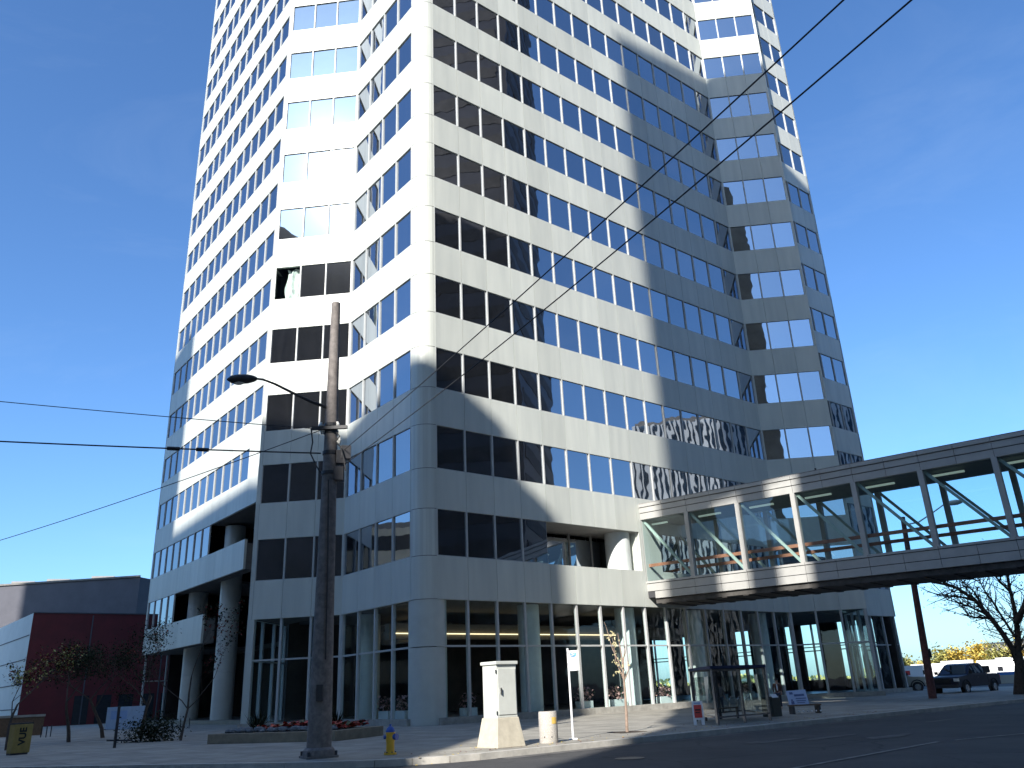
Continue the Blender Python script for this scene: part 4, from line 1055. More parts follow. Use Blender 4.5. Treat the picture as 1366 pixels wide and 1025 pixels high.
# ------------------------------------------------------------------ bus shelter, people, bench
sC = gr(958, 968, .15); O_ = sC; hs = 2.02
sdv = gr(929, 962.5, .15)-sC; sdv.z = 0; sdep = sdv.length; sdn = sdv.normalized()
sL = (onpl(1027, 955, O_, kd)-O_).dot(kd)
sh = thing('bus_shelter', O_, 'glass bus shelter with a flat dark blue roof on the shaded sidewalk', 'bus shelter')
for (x_, y_) in ((0, 0), (sL*.5, 0), (sL, 0), (0, sdep), (sL*.5, sdep), (sL, sdep)):
    mb = MB(); p = O_+kd*x_+sdn*y_; mb.cbox(p, .09, .09, hs-.1, math.atan2(kd.y, kd.x), 'chrome' if y_ == 0 else 'dark_metal'); mb.build('post', sh)
mb = MB(); p = O_-kd*.12-sdn*.12; mb.obox(V((p.x, p.y, hs+.05)), kd*(sL+.24), sdn*(sdep+.24), Z3*.10, 'roof_navy'); mb.obox(V((p.x, p.y, hs+.02))+kd*.05+sdn*.05, kd*(sL+.14), sdn*(sdep+.14), Z3*.03, 'dark_metal'); mb.build('roof', sh)
for (s0, d, L1) in ((O_, kd, sL*.5), (O_+kd*sL*.5, kd, sL*.5), (O_+sdn*sdep, kd, sL), (O_, sdn, sdep), (O_+kd*sL, sdn, sdep)):
    pm = MB(); q = V((s0.x, s0.y, .45)); pm.poly([q+d*.06, q+d*(L1-.06), q+d*(L1-.06)+Z3*(hs-.65), q+d*.06+Z3*(hs-.65)], 'shelter_glass'); pm.build('glass_panel', sh)
    mb = MB(); mb.obox(V((s0.x, s0.y, .38))+d*.04, d*(L1-.08), Z3.cross(d)*.05, Z3*.06, 'chrome'); mb.build('rail', sh)
mb = MB(); p = O_+kd*.5+sdn*(sdep-.5); mb.obox(V((p.x, p.y, .55)), kd*(sL-1), sdn*.35, Z3*.05, 'bench_wood'); mb.obox(V((p.x, p.y, .15)), kd*.06, sdn*.3, Z3*.4, 'dark_metal'); mb.obox(V((p.x, p.y, .15))+kd*(sL-1.1), kd*.06, sdn*.3, Z3*.4, 'dark_metal'); mb.build('bench', sh)
# bicycle hoops
for i, u in enumerate((964, 975, 986, 996)):
    p = gr(u, 950-.06*(u-964), .15); mb = MB(); pts = [p+V((0, 0, 0)), p+Z3*.45]
    for k in range(7):
        t = math.pi*k/6; pts.append(p+Z3*.5+kd*(.28-.28*math.cos(t))*1.0+Z3*.22*math.sin(t))
    pts.append(p+kd*.56+Z3*.45); pts.append(p+kd*.56)
    mb.tube(pts, .028, 'chrome', 6); tag(mb.build('bicycle_hoop', loc=p, smooth=True), 'steel bicycle hoop seen through the shelter, ' + ('leftmost of the four', 'second from the left', 'third from the left', 'rightmost of the four')[i], 'bike rack', 'bicycle hoops behind the shelter')
# A-frame sign
af = gr(933, 967, .15); afr = dv(100); afn = V((afr.y, -afr.x, 0)); fr_ = thing('sandwich_board', af, 'small red and white sandwich board sign at the kerb before the shelter', 'sandwich board')
wF = .40; hF = .82
for sgn_ in (1, -1):
    mb = MB(); base = af+afn*.18*sgn_; top = af+Z3*hF
    upv = top-base
    def fp(x_, y_, o=0): return base+afr*x_+upv*y_+afn*o*sgn_
    def slab(x0, x1, y0, y1, m_, o=.0, th=.02):
        P_ = fp(x0, y0, o); mb.obox(P_, afr*(x1-x0), upv*(y1-y0), afn*th*sgn_, m_)
    slab(-wF/2, wF/2, .22, 1, 'sign_white'); slab(-wF/2, -wF/2+.11, 0, .22, 'sign_white'); slab(wF/2-.11, wF/2, 0, .22, 'sign_white')
    mb.build('panel', fr_)
    mb = MB(); slab(-wF/2+.06, wF/2-.06, .30, .84, 'sign_red', .022, .006); mb.build('poster', fr_)
    mb = MB(); slab(-wF/2+.10, wF/2-.10, .60, .66, 'ink', .03, .004); slab(-wF/2+.10, wF/2-.13, .50, .54, 'ink', .03, .004); slab(-wF/2+.08, wF/2-.08, .88, .94, 'board_blue', .022, .004); mb.build('poster_marks', fr_)

def person(loc, face_az, hgt, label, jacket, trous, hairm, legs_bend=0):
    T_ = thing('person', loc, label, 'person'); k = hgt/1.75
    fx = dv(face_az); rx = dv(face_az+90)
    def W(x_, y_, z_): return V(loc)+(rx*x_+fx*y_)*k+Z3*z_*k
    def skin(name, verts, edges_, rad_, root, m_, parent):
        og = origin(parent); me = bpy.data.meshes.new(name); me.from_pydata([W(*v_)-og for v_ in verts], edges_, [])
        o = bpy.data.objects.new(name, me); C.objects.link(o); o.parent = parent
        sk = o.modifiers.new('skin', 'SKIN'); sk.use_smooth_shade = True
        for i, r__ in enumerate(rad_): me.skin_vertices[0].data[i].radius = (r__*k, r__*k*.85) if not isinstance(r__, tuple) else (r__[0]*k, r__[1]*k)
        me.skin_vertices[0].data[root].use_root = True
        ss_ = o.modifiers.new('sub', 'SUBSURF'); ss_.levels = 1; ss_.render_levels = 2
        me.materials.append(MATS[m_]); return o
    ve = [(0, 0, .95), (0, 0, 1.15), (0, 0, 1.38), (0, 0, 1.48), (0, .01, 1.56), (0, .015, 1.66), (0, .01, 1.73),
          (-.09, 0, .88), (-.10, .02, .50), (-.11, -.02, .09), (-.11, .12, .04), (.09, 0, .88), (.10, .03, .50), (.12, 0, .09), (.13, .14, .04),
          (-.18, 0, 1.40), (-.24, -.02, 1.15), (-.22, .12, .95), (-.21, .17, .87), (.18, 0, 1.40), (.25, -.02, 1.15), (.22, .12, .95), (.21, .17, .87)]
    ed = [(0, 1), (1, 2), (2, 3), (3, 4), (4, 5), (5, 6), (0, 7), (7, 8), (8, 9), (9, 10), (0, 11), (11, 12), (12, 13), (13, 14), (2, 15), (15, 16), (16, 17), (17, 18), (2, 19), (19, 20), (20, 21), (21, 22)]
    ra = [(.15, .11), (.14, .10), (.16, .11), .06, .075, .095, .06, .085, .062, .045, .04, .085, .062, .045, .04, .06, .045, .035, .035, .06, .045, .035, .035]
    body = skin('body', ve, ed, ra, 0, 'skin', T_)
    jv = [(0, 0, .86), (0, 0, 1.15), (0, 0, 1.40), (-.19, 0, 1.41), (-.25, -.02, 1.15), (-.225, .115, .97), (.19, 0, 1.41), (.26, -.02, 1.15), (.225, .115, .97)]
    skin('jacket', jv, [(0, 1), (1, 2), (2, 3), (3, 4), (4, 5), (2, 6), (6, 7), (7, 8)], [(.19, .14), (.175, .13), (.18, .13), .08, .065, .055, .08, .065, .055], 0, jacket, T_)
    skin('trousers', [(0, 0, .93), (-.09, 0, .86), (-.10, .02, .50), (-.11, -.02, .12), (.09, 0, .86), (.10, .03, .50), (.12, 0, .12)], [(0, 1), (1, 2), (2, 3), (0, 4), (4, 5), (5, 6)], [(.16, .12), .105, .08, .07, .105, .08, .07], 0, trous, T_)
    mb = MB(); hc = W(0, -.005, 1.69); mb.blob(hc, .115*k, hairm, (1, 1.05, .9), 12); mb.build('hair', T_, smooth=True)
    mb = MB()
    for sx in (-1, 1): mb.blob(W(sx*.035, .105, 1.655), .012*k, 'ink', n=6)
    mb.tube([W(0, .10, 1.66), W(0, .125, 1.625)], [.01*k, .016*k], 'skin', 5); mb.tube([W(-.025, .103, 1.59), W(.025, .103, 1.59)], .007*k, 'sign_red', 5)
    mb.build('face', T_)
    mb = MB()
    for sx in (-1, 1):
        for f_ in range(4): mb.tube([W(sx*.21+(f_-1.5)*.02, .185, .86), W(sx*.21+(f_-1.5)*.021, .20, .82-.004*abs(f_-1)), W(sx*.21+(f_-1.5)*.02, .185, .785+.006*abs(f_-1))], [.011*k, .010*k, .008*k], 'skin', 6)
        mb.tube([W(sx*.18, .18, .88), W(sx*.165, .20, .83)], [.012*k, .009*k], 'skin', 6)
    mb.build('fingers', T_)
    return T_, W, k
pp = gr(1041, 946, .15); pe = atd(1041, 906, math.hypot(pp.x, pp.y)).z-.15
pT, W_, k_ = person(pp, 200, 1.52, 'person in a brown jacket over a white shirt standing beside the street bench', 'jacket_brown', 'trousers', 'hair')
mb = MB(); q = [W_(-.028, .128, 1.40), W_(.028, .128, 1.40), W_(.022, .150, 1.05), W_(-.022, .150, 1.05)]; f_ = (W_(0, 1, 0)-W_(0, 0, 0)).normalized()*.02; mb.prism([p+f_*.2 for p in q], f_, 'shirt_white'); mb.build('shirt', pT)
pp2 = gr(963, 953, .15)
person(pp2, 170, 1.5, 'person in a dark grey brown coat waiting inside the glass bus shelter', 'coat_grey', 'trousers', 'hair')
# dark bin with white lid label beside the bench
bb = gr(1031, 956, .15); lbn = thing('waste_container', bb, 'square dark waste container with a white slanted lid panel beside the bench', 'waste container')
mb = MB(); mb.cbox(bb, .62, .55, .72, math.atan2(kd.y, kd.x), 'bin_green'); mb.build('bin_body', lbn, bevel=.02)
mb = MB(); mb.cbox(bb+Z3*.72, .66, .58, .05, math.atan2(kd.y, kd.x), 'bin_green'); mb.build('lid', lbn)
mb = MB(); q = bb+Z3*.74-kd*.28-kn*.30; mb.obox(q, kd*.42, V((kn.x*.12, kn.y*.12, .14)), kn*-.02, 'sign_white'); mb.build('lid_panel', lbn)
# bench with leaning advert board
be1, be2 = gr(1052, 953, .15), gr(1092, 951, .15); br_ = be2-be1; br_.z = 0; bl = br_.length; br_.normalize(); bnn = V((br_.y, -br_.x, 0))
bench = thing('street_bench', be1, 'dark street bench carrying a pale blue advertising backboard', 'bench')
mb = MB(); mb.obox(be1+Z3*.32, br_*bl, bnn*.4, Z3*.06, 'bench_wood'); mb.build('seat', bench)
for x_ in (.05, bl-.15):
    mb = MB(); mb.obox(be1+br_*x_, br_*.1, bnn*.4, Z3*.32, 'dark_metal'); mb.build('leg', bench)
mb = MB()
for k in range(6):
    mb.blob(be1+br_*(.3+k*.2)+bnn*.42+Z3*.10, .035, 'sign_white', n=6)
mb.build('reflector', bench)
dB_ = math.hypot(be1.x, be1.y)
c4 = [atd(1054, 942, dB_+.1), atd(1080, 940.5, dB_+.1), atd(1074, 920, dB_+.35), atd(1048.5, 922, dB_+.35)]
mb = MB(); mb.prism(c4, -bnn*.05, 'paper_blue'); bo = mb.build('backboard', bench)
mb = MB()
def bl_(x_, y_): return c4[0]*(1-x_)*(1-y_)+c4[1]*x_*(1-y_)+c4[2]*x_*y_+c4[3]*(1-x_)*y_+bnn*.012
for (x0, x1, y0, y1) in ((.10, .26, .10, .30), (.12, .22, .32, .42), (.12, .30, .74, .90), (.34, .86, .60, .74), (.38, .92, .42, .48), (.38, .88, .28, .33), (.40, .80, .16, .20)):
    mb.prism([bl_(x0, y0), bl_(x1, y0), bl_(x1, y1), bl_(x0, y1)], bnn*.004, 'board_ink')
mb.build('advert_marks', bench)

# ------------------------------------------------------------------ right side street pole with lamp
rd = 58.; rp = atd(1244, 930, rd); rp.z = .02
rpl = thing('street_light', rp, 'tall red brown lamp post whose lamp shows through the skywalk glass', 'street light')
rt_ = atd(1204, 690, rd); mb = MB(); n_ = 10
topp = V((rp.x, rp.y, rt_.z)); topp = rt_
mb.tube([rp+(topp-rp)*i/n_ for i in range(n_+1)], [.24-.10*i/n_ for i in range(n_+1)], 'pole_brown', 12); mb.build('shaft', rpl, smooth=True)
mb = MB(); mb.tube([topp-Z3*.5, atd(1225, 697, rd), atd(1243, 685, rd), atd(1258, 674, rd), atd(1268, 672, rd)], [.05, .045, .04, .04, .04], 'chrome', 8); mb.build('lamp_arm', rpl, smooth=True)
mb = MB(); A1, A2 = atd(1264, 672, rd), atd(1285, 669, rd); mb.tube([A1+(A2-A1)*t for t in (0, .2, .6, .9, 1)], [.06, .16, .17, .10, .02], 'cabinet_metal', 10); mb.build('lamp_head', rpl, smooth=True)
mb = MB(); p = atd(1237.5, 874, rd); mb.cbox(p-Z3*.15, .35, .3, .5, 0, 'dark_metal'); mb.build('meter_box', rpl)

# ------------------------------------------------------------------ pickups
def pickup(loc, head_az, label, paint, hgt=1.85):
    T_ = thing('pickup_truck', loc, label, 'pickup truck', 'pickups parked beyond the tower'); fx = dv(head_az); rx = dv(head_az+90); k = hgt/1.85
    def W(x_, y_, z_): return V(loc)+(rx*x_+fx*y_)*k+Z3*z_*k
    prof = [(2.65, .45), (2.72, .60), (2.70, .98), (2.55, 1.08), (1.35, 1.17), (.55, 1.78), (.25, 1.85), (-.75, 1.85), (-.98, 1.72), (-1.12, 1.18), (-2.70, 1.16), (-2.75, .60), (-2.68, .48)]
    def xw(z_): return 1.0 if z_ < 1.2 else 1.0-.33*(z_-1.2)
    mb = MB(); n_ = len(prof)
    # wheel arches are cut as stepped underside
    mb.v = [W(-xw(z_), y_, z_) for y_, z_ in prof]+[W(xw(z_), y_, z_) for y_, z_ in prof]; mi = mb.mi(paint)
    mb.f.append(tuple(range(n_))); mb.f.append(tuple(range(n_, 2*n_))[::-1]); mb.m += [mi, mi]
    for i in range(n_): j = (i+1) % n_; mb.f.append((i, n_+i, n_+j, j)); mb.m.append(mi)
    mb.build('body', T_, bevel=.05)
    def quad(name, pts, m_, parent=T_):
        mb = MB(); mb.poly([W(*p) for p in pts], m_); return mb.build(name, parent)
    quad('windscreen', [(-.82, 1.30, 1.225), (.82, 1.30, 1.225), (.70, .60, 1.765), (-.70, .60, 1.765)], 'car_glass')
    quad('rear_window', [(.80, -1.125, 1.28), (-.80, -1.125, 1.28), (-.74, -1.0, 1.7), (.74, -1.0, 1.7)], 'car_glass')
    for s in (-1, 1):
        def X(z_): return s*(xw(z_)+.012)
        for y0, y1, y2, y3 in ((1.12, .14, .14, .60), (.06, -.95, -.82, .06)):
            q = [(X(1.25), y0, 1.25), (X(1.25), y1, 1.25), (X(1.7), y2, 1.70), (X(1.7), y3, 1.70)]
            quad('side_window', q, 'car_glass')
        for y_ in (1.75, -1.75):
            mb = MB(); mb.tube([W(s*.78, y_, .38), W(s*1.02, y_, .38)], .38*k, 'tyre', 20); w = mb.build('wheel', T_)
            mb = MB(); mb.tube([W(s*1.0, y_, .38), W(s*1.035, y_, .38)], .22*k, 'chrome', 14); mb.build('rim', w)
            mb = MB(); ar = []
            for q in range(9): t = math.pi*q/8; ar.append(W(s*1.01, y_+.47*math.cos(t), .40+.47*math.sin(t)))
            mb.tube(ar, .045*k, 'tyre', 5); mb.build('wheel_arch', T_)
        mb = MB(); mb.obox(W(s*.93-.18, 2.69, .80), rx*.34*k, fx*.05*k, Z3*.18*k, 'lamp_lens'); mb.build('headlight', T_)
        mb = MB(); mb.obox(W(s*1.12-.10, 1.10, 1.22), rx*.2*k, fx*.08*k, Z3*.18*k, 'ink'); mb.build('wing_mirror', T_)
        mb = MB(); mb.obox(W(s*1.0-.0, .1, .98), rx*.03*k*s, fx*.16*k, Z3*.04*k, 'chrome'); mb.build('door_handle', T_)
        mb = MB(); mb.obox(W(s*.92-.06, -2.78, .85), rx*.12*k, fx*.05*k, Z3*.28*k, 'sign_red'); mb.build('tail_light', T_)
    mb = MB(); mb.obox(W(-.55, 2.70, .72), rx*1.1*k, fx*.05*k, Z3*.28*k, 'ink'); mb.build('grille', T_)
    mb = MB(); mb.obox(W(-1.0, 2.66, .42), rx*2*k, fx*.14*k, Z3*.20*k, 'dark_metal'); mb.build('bumper', T_, bevel=.03)
    mb = MB(); mb.obox(W(-.9, -2.5, 1.165), rx*1.8*k, fx*1.3*k, Z3*.02, 'ink'); mb.build('bed', T_)
    return T_
ptk = gr(1290, 926, 0)
pickup(ptk, 234, 'dark blue pickup facing the street under the right end of the skywalk', 'car_dark', 2.15)
pk2 = gr(1190, 925, 0)
pickup(pk2, 105, 'silver pickup half hidden behind the right corner of the tower', 'car_silver', 2.2)

# ------------------------------------------------------------------ far right background
def far(u, d, z_=0): p = atd(u, 890, d); p.z = z_; return p
tw = [(1196, 1250, 142, 2.7), (1256, 1300, 150, 3.2), (1304, 1346, 146, 3.0), (1330, 1372, 152, 3.3), (1215, 1262, 160, 3.0)]
for i, (u0, u1, d_, hh) in enumerate(tw):
    p, q = far(u0, d_), far(u1, d_); r_ = q-p; L_ = r_.length; r_.normalize(); n2 = V((r_.y, -r_.x, 0))
    t_ = thing('trailer', p, ['long white trailer left of the brown lamp post', 'white trailer behind the dark pickup cab', 'white trailer with a dark door right of the pickup', 'white trailer behind the trunk of the large tree', 'white trailer peeping above the others behind the lamp post'][i], 'trailer', 'white trailers in the lot beyond')
    mb = MB(); mb.obox(p+Z3*.5, r_*L_, -n2*2.4, Z3*(hh-.5), 'trailer_white'); mb.build('box', t_, bevel=.05)
    for k in range(2):
        mb = MB(); mb.obox(p+r_*L_*(.18+.45*k)+n2*.01+Z3*1.4, r_*.7, n2*.03, Z3*.6, 'dark_window' if k else 'sign_red'); mb.build('window' if k else 'decal', t_)
    for x_ in (.12, .82):
        mb = MB(); mb.tube([p+r_*L_*x_+n2*.02+Z3*.35, p+r_*L_*x_-n2*.25+Z3*.35], .35, 'tyre', 14); mb.build('wheel', t_)
    mb = MB(); mb.obox(p+r_*.3+Z3*.32, r_*(L_-.6), -n2*2.2, Z3*.18, 'dark_metal'); mb.build('chassis', t_)
p, q = far(1190, 128), far(1400, 122); r_ = q-p; L_ = r_.length; r_.normalize(); n2 = V((r_.y, -r_.x, 0))
ft = thing('barrier_fence', p, 'long low orange barrier fence with posts in front of the white trailers', 'fence')
mb = MB(); mb.obox(p+Z3*.25, r_*L_, n2*.06, Z3*.6, 'barrier_orange'); mb.build('boards', ft)
for k in range(12):
    mb = MB(); mb.obox(p+r_*(L_*k/12), r_*.12, n2*.12, Z3*1.15, 'dark_metal'); mb.build('post', ft)
p, q = far(1328, 120), far(1352, 120); mb = MB(); mb.obox(V((p.x, p.y, .95)), q-p, dv(30)*1.0, Z3*.35, 'tarp_blue'); mb.obox(V((p.x, p.y, 0)), (q-p)*.97, dv(30)*.95, Z3*.95, 'concrete_far'); tag(mb.build('skip', loc=p), 'low skip under a blue tarpaulin by the orange fence', 'skip')
for i, (u, d_, hh, sp_, lf) in enumerate(((1268, 168, 5.8, .9, 'olive_leaf'), (1293, 165, 6.6, 1.0, 'yellow_leaf'), (1312, 170, 6.2, .9, 'yellow_leaf'), (1336, 166, 6.8, .9, 'olive_leaf'), (1356, 172, 6.0, .9, 'yellow_leaf'), (1213, 190, 4.8, .8, 'olive_leaf'), (1282, 176, 6.2, .8, 'olive_leaf'), (1232, 200, 4.2, .8, 'yellow_leaf'), (1198, 195, 4.4, .8, 'olive_leaf'), (1248, 190, 4.4, .9, 'olive_leaf'))):
    b_ = far(u, d_); tree('autumn_tree', b_, hh, sp_, ['pale olive tree farthest left of the autumn clump behind the pickup', 'golden tree directly above the dark pickup roof', 'golden tree left of the far concrete pier', 'olive yellow tree right of the far concrete pier', 'golden tree behind the large bare tree trunk', 'small olive tree right of the tower corner', 'olive tree among the golden ones above the pickup bonnet', 'low yellow tree right of the brown lamp post', 'low olive tree touching the tower corner', 'low olive tree between lamp post and pickup'][i], lf, 'bark_pale', 900, .28, .14, depth=3, fork_h=.30, group='autumn trees in the distance', leafspread=.75)
# far flyover / canopy
p, q = far(1314, 180, 0), far(1420, 165, 0); fl = thing('flyover', p, 'distant pale concrete structure with a flat dark roof above the autumn trees', 'building')
r_ = q-p; zf = atd(1320, 858, 178).z
mb = MB(); mb.obox(V((p.x, p.y, zf-.6)), r_, dv(20)*8, Z3*.6, 'roof_dark'); mb.build('roof', fl)
mb = MB(); mb.obox(V((p.x, p.y, zf-2.6)), r_, dv(20)*7, Z3*2.0, 'concrete_far'); mb.build('beam', fl)
for t in (.02, .5, .9):
    mb = MB(); mb.cbox(V((p.x, p.y, 0))+r_*t+dv(20)*1, 1.1, 1.1, zf-2.6, .3, 'concrete_far'); mb.build('pier', fl)
mb = MB(); mb.obox(V((p.x, p.y, zf-4.2))+r_*.5, r_*.3, dv(20)*1, Z3*1.2, 'sign_red'); mb.build('red_panel', fl)
sp_ = gr(1323, 925, 0); sd = math.hypot(sp_.x, sp_.y); z1_, z0_ = atd(1321, 888, sd).z, atd(1321, 897.5, sd).z
sg = thing('parking_sign', sp_, 'small dark square sign on a thin post behind the dark pickup', 'sign')
mb = MB(); mb.tube([sp_, V((sp_.x, sp_.y, z0_))], .03, 'dark_metal', 6); mb.build('post', sg); mb = MB(); mb.cbox(V((sp_.x, sp_.y, z0_)), .5, .04, z1_-z0_, 0, 'dark_metal'); mb.build('panel', sg)
# distant low hedge line / treeline for the horizon
mb = MB(); rnd = random.Random(9)
for k in range(5200):
    az_ = rnd.uniform(-60, 75); d_ = rnd.uniform(330, 380); p = dv(az_)*d_; hh = 2.6+1.0*math.sin(az_*.9)+1.0*math.sin(az_*2.7+1); p.z = rnd.random()**.8*max(1.4, hh); s = rnd.uniform(.5, .9); an = rnd.random()*6.28
    u_ = V((math.cos(an), math.sin(an), rnd.uniform(-.5, .5)))*s; w_ = V((0, rnd.uniform(-.3, .3), 1))*s; mb.poly([p-u_, p-w_, p+u_, p+w_], 'olive_leaf' if rnd.random() < .6 else 'green_leaf')
tag(mb.build('distant_woods'), 'low distant belt of autumn woodland along the horizon', 'woods', kind='stuff')

# ------------------------------------------------------------------ buildings across the street (mirrored in the glass, casting the shade)
SA, SE = 203.9, 34.6
wv = -dv(SA); sv = V((wv.y, -wv.x, 0)); TE = math.tan(rad(SE))
def tall(name, label, P, d1, L1, d2, L2, z0_, z1_, wallm, glassm='dark_window', fl_=3.9, glaze=True, cat='building', T_=None):
    """box footprint P + d1*L1, d2*L2 with window bands on every face"""
    if T_ is None: T_ = thing(name, V((P.x, P.y, 0)), label, cat)
    mb = MB(); mb.obox(V((P.x, P.y, z0_)), d1*L1, d2*L2, Z3*(z1_-z0_), wallm); mb.build('walls', T_)
    mb = MB(); P = V((P.x, P.y, 0)); ctr = P+d1*L1/2+d2*L2/2
    if glaze:
        for (s0, d, L_) in ((P, d1, L1), (P+d2*L2, d1, L1), (P, d2, L2), (P+d1*L1, d2, L2)):
            n_ = V((d.y, -d.x, 0)); 
            if n_.dot(s0+d*L_/2-ctr) < 0: n_ = -n_
            z_ = z0_+1.2
            while z_+2.2 < z1_:
                mb.obox(V((s0.x, s0.y, z_))+d*1.0, d*(L_-2), n_*.06, Z3*1.9, glassm); z_ += fl_
        mb.build('window_bands', T_)
    mb = MB(); mb.obox(V((P.x, P.y, z1_))+d1*.5+d2*.5, d1*(L1-1), d2*(L2-1), Z3*.8, 'roofing'); mb.build('roof', T_)
    return T_
def SH(s, H0, k): p = sv*s-wv*k; return p, H0+k*TE
def wp(s_, w_, z_=0): return sv*s_+wv*w_+Z3*z_
def slab(T_, pts, H0_, H1_, thick, m_, win=True):
    """part of a street front: plan polyline pts [(s, w)] with heights in the light's slant measure, thick behind"""
    for i in range(len(pts)-1):
        (s0, w0_), (s1, w1_) = pts[i], pts[i+1]
        k0 = -(w0_+w1_)/2
        z0_, z1_ = max(0, H0_+k0*TE) if H0_ > 0 else 0, H1_+k0*TE
        A_, B_ = wp(s0, w0_), wp(s1, w1_); d = B_-A_
        mb = MB(); mb.obox(A_+Z3*z0_, d, -wv*thick, Z3*(z1_-z0_), m_); mb.build('wall', T_)
        if win:
            mb = MB(); z_ = z0_+1.3
            while z_+2.4 < z1_: mb.obox(A_+Z3*z_+d*.03, d*.94, wv*.06, Z3*1.7, 'dark_window'); z_ += 4.2
            if mb.v: mb.build('window_band', T_)
RB = thing('brick_tower', wp(-5, -45), 'brown high-rise across the street, mirrored in the inner bay windows', 'building')
zr_ = 131.9
def roofpt(s_, H_): return (s_, (H_-zr_)/TE)
Kp, Mp, Np = roofpt(-13.4, 96), roofpt(-7.4, 105.7), roofpt(2.5, 110)
def lerp(p, q, s_): t = (s_-p[0])/(q[0]-p[0]); return (s_, p[1]+(q[1]-p[1])*t)
def piece(s0, s1, H0_, H1_, thick):
    cut = [s0]+([Mp[0]] if s0 < Mp[0] < s1 else [])+[s1]
    pts = [lerp(Kp, Mp, q) if q <= Mp[0] else lerp(Mp, Np, q) for q in cut]
    for i in range(len(pts)-1):
        (sa, wa), (sb, wb_) = pts[i], pts[i+1]
        zt_ = lambda w_: zr_ if H1_ is None else H1_-w_*TE
        mb = MB(); mb.prism([wp(sa, wa, H0_-wa*TE), wp(sb, wb_, H0_-wb_*TE), wp(sb, wb_, zt_(wb_)), wp(sa, wa, zt_(wa))], -wv*thick, 'brown_brick'); mb.build('wall', RB)
piece(-13.4, 2.5, 50.5, None, 3)
for s0, s1 in ((-13.4, -9.7), (-7.8, -5.95), (-4.1, 2.5)): piece(s0, s1, 41.2, 50.5, 1.2)  # gaps between these pieces are shaped to throw sun patches on the skywalk
def shade_wallpoly(T_, pts, w_, thick, m_):  # unseen wall, outline shaped by the shade edge it casts
    mb = MB(); mb.prism([wp(s_, w_, max(0, H_-w_*TE) if H_ > -900 else 0) for s_, H_ in pts], -wv*thick, m_); mb.build('wall', T_)
shade_wallpoly(RB, [(-7.6, -999), (-7.6, 12), (-7.9, 16.6), (-8.3, 24), (-9.9, 27), (-11.5, 32.8), (-13.5, 38), (-13.5, 41.3), (2.5, 41.3), (2.5, -999)], -44, 3, 'brown_brick')  # stepped left edge shaped to bound the sunlit sidewalk strip
slab(RB, [(2.5, -32), (54.5, -32)], 0, 97, 20, 'brown_brick', False)
LBk = thing('office_slab', wp(-30, -78), 'dark wide office slab across the street, mirrored in the lower bay windows', 'building')
shade_wallpoly(LBk, [(-62.5, -999), (-62.5, 57.5), (-45.5, 52.4), (-37, 47.7), (-19.9, 47.3), (-19.7, 44.7), (-18.3, 44.5), (-18.3, -999)], -78, 22, 'dark_tower')
slab(LBk, [(-117, -80), (-62.5, -80)], 0, 80, 22, 'dark_tower', False)
AN = thing('shade_block', wp(-20, -40), 'low dark annex across the street beside the office slab', 'building')
shade_wallpoly(AN, [(-40, -999), (-40, 46), (-18.2, 44.0), (-18.0, 35.5), (-15.0, 24.3), (-13.9, 18.9), (-12.6, 16), (-11.2, 12.5), (-11.2, -999)], -45, 8, 'dark_tower')  # added block, slanted side shaped to the left edge of the sunlight
# dark tower to the east, where the skywalk lands
tall('dark_glass_tower', 'very tall dark tower at the far end of the skywalk, mirrored in the right face', V((47, -30, 0)), V((1, 0, 0)), 27, V((0, 1, 0)), 70, 0, 165, 'dark_tower', 'interior_dark')
ZB = thing('striped_building', V((118, 52, 0)), 'blue building with white vertical fins, mirrored in the lower windows of the right face', 'building')
mb = MB(); mb.obox(V((118, 49, 0)), V((30, 0, 0)), V((0, 103, 0)), Z3*53, 'stripe_blue'); mb.build('walls', ZB)
mb = MB()
for k in range(96): mb.obox(V((117.3, 49+k*1.06, 0)), V((.7, 0, 0)), V((0, .5, 0)), Z3*53, 'stripe_white')
mb.build('fins', ZB)
mb = MB(); mb.obox(V((118.5, 49.5, 53)), V((29, 0, 0)), V((0, 102, 0)), Z3*1, 'roofing'); mb.build('roof', ZB)
tall('concrete_office', 'beige concrete office block west of the plaza, mirrored beside the corner column', V((-100, 10, 0)), V((1, 0, 0)), 36, V((0, 1, 0)), 72, 0, 22.5, 'beige_concrete', 'dark_window', 4.6)

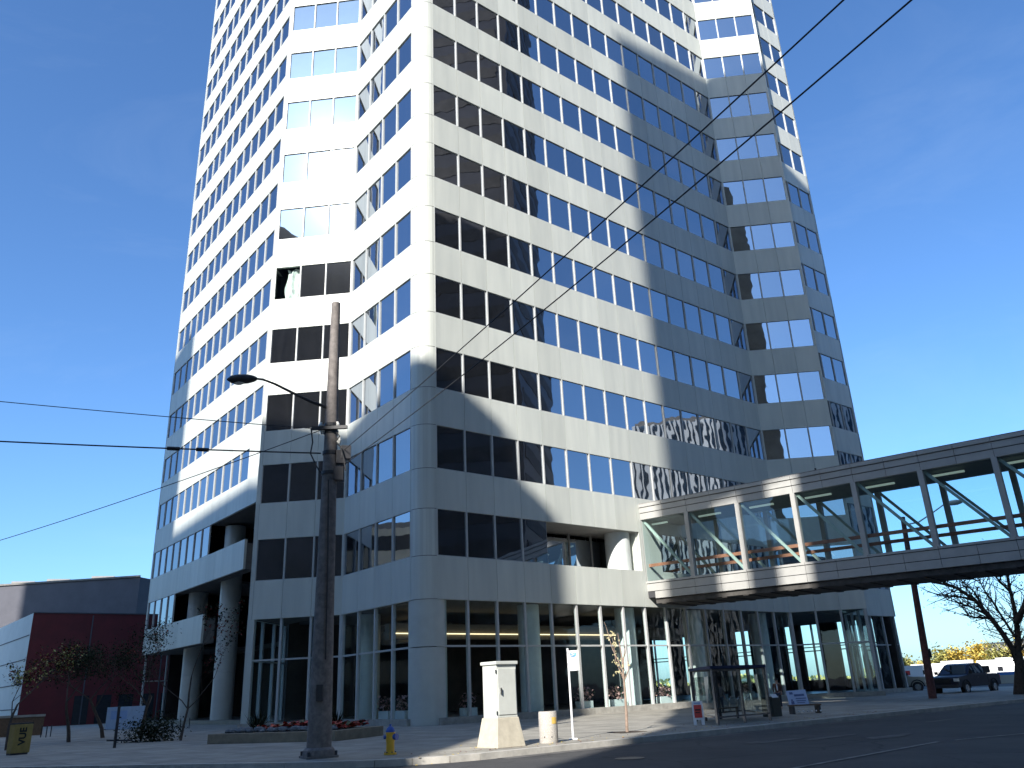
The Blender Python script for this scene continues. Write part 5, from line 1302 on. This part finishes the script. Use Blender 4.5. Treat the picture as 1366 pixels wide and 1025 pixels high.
# ------------------------------------------------------------------ light
w = bpy.data.worlds.new('World'); scn.world = w; w.use_nodes = True
N = w.node_tree.nodes; L = w.node_tree.links; bg = N['Background']
sky = N.new('ShaderNodeTexSky'); sky.sky_type = 'NISHITA'; sky.sun_disc = False
sky.sun_elevation = rad(SE); sky.sun_rotation = rad(SA); sky.air_density = 1.0; sky.dust_density = .9; sky.ozone_density = 2.2
tn = N.new('ShaderNodeVectorMath'); tn.operation = 'MULTIPLY'; tn.inputs[1].default_value = (.76, 1.12, 1.50)
L.new(sky.outputs[0], tn.inputs[0])
tcw = N.new('ShaderNodeTexCoord'); mpw = N.new('ShaderNodeMapping'); mpw.inputs['Rotation'].default_value = (.2, .35, .5); mpw.inputs['Scale'].default_value = (1.1, 3.2, 5.5); L.new(tcw.outputs['Generated'], mpw.inputs['Vector'])
nzw = N.new('ShaderNodeTexNoise'); nzw.inputs['Scale'].default_value = 1.6; nzw.inputs['Detail'].default_value = 7; nzw.inputs['Roughness'].default_value = .62; nzw.inputs['Distortion'].default_value = .6; L.new(mpw.outputs[0], nzw.inputs['Vector'])
mrw = N.new('ShaderNodeMapRange'); mrw.inputs['From Min'].default_value = .50; mrw.inputs['From Max'].default_value = .80; mrw.inputs['To Max'].default_value = .06; L.new(nzw.outputs['Fac'], mrw.inputs['Value'])
mxw = N.new('ShaderNodeMix'); mxw.data_type = 'RGBA'; L.new(mrw.outputs[0], mxw.inputs[0]); L.new(tn.outputs[0], mxw.inputs[6]); mxw.inputs[7].default_value = (6.2, 7.2, 8.2, 1)
L.new(mxw.outputs[2], bg.inputs['Color']); bg.inputs['Strength'].default_value = .092
sl = bpy.data.lights.new('sun', 'SUN'); so = bpy.data.objects.new('sun', sl); C.objects.link(so)
sl.energy = 5.0; sl.angle = rad(.40); sl.color = (1, .955, .88)
tosun = dv(SA)*math.cos(rad(SE))+Z3*math.sin(rad(SE)); so.rotation_euler = tosun.to_track_quat('Z', 'Y').to_euler(); so.location = tosun*50
scn.view_settings.view_transform = 'Standard'; scn.view_settings.look = 'None'; scn.view_settings.gamma = 1; scn.view_settings.exposure = 0.82
scn.render.engine = 'CYCLES'
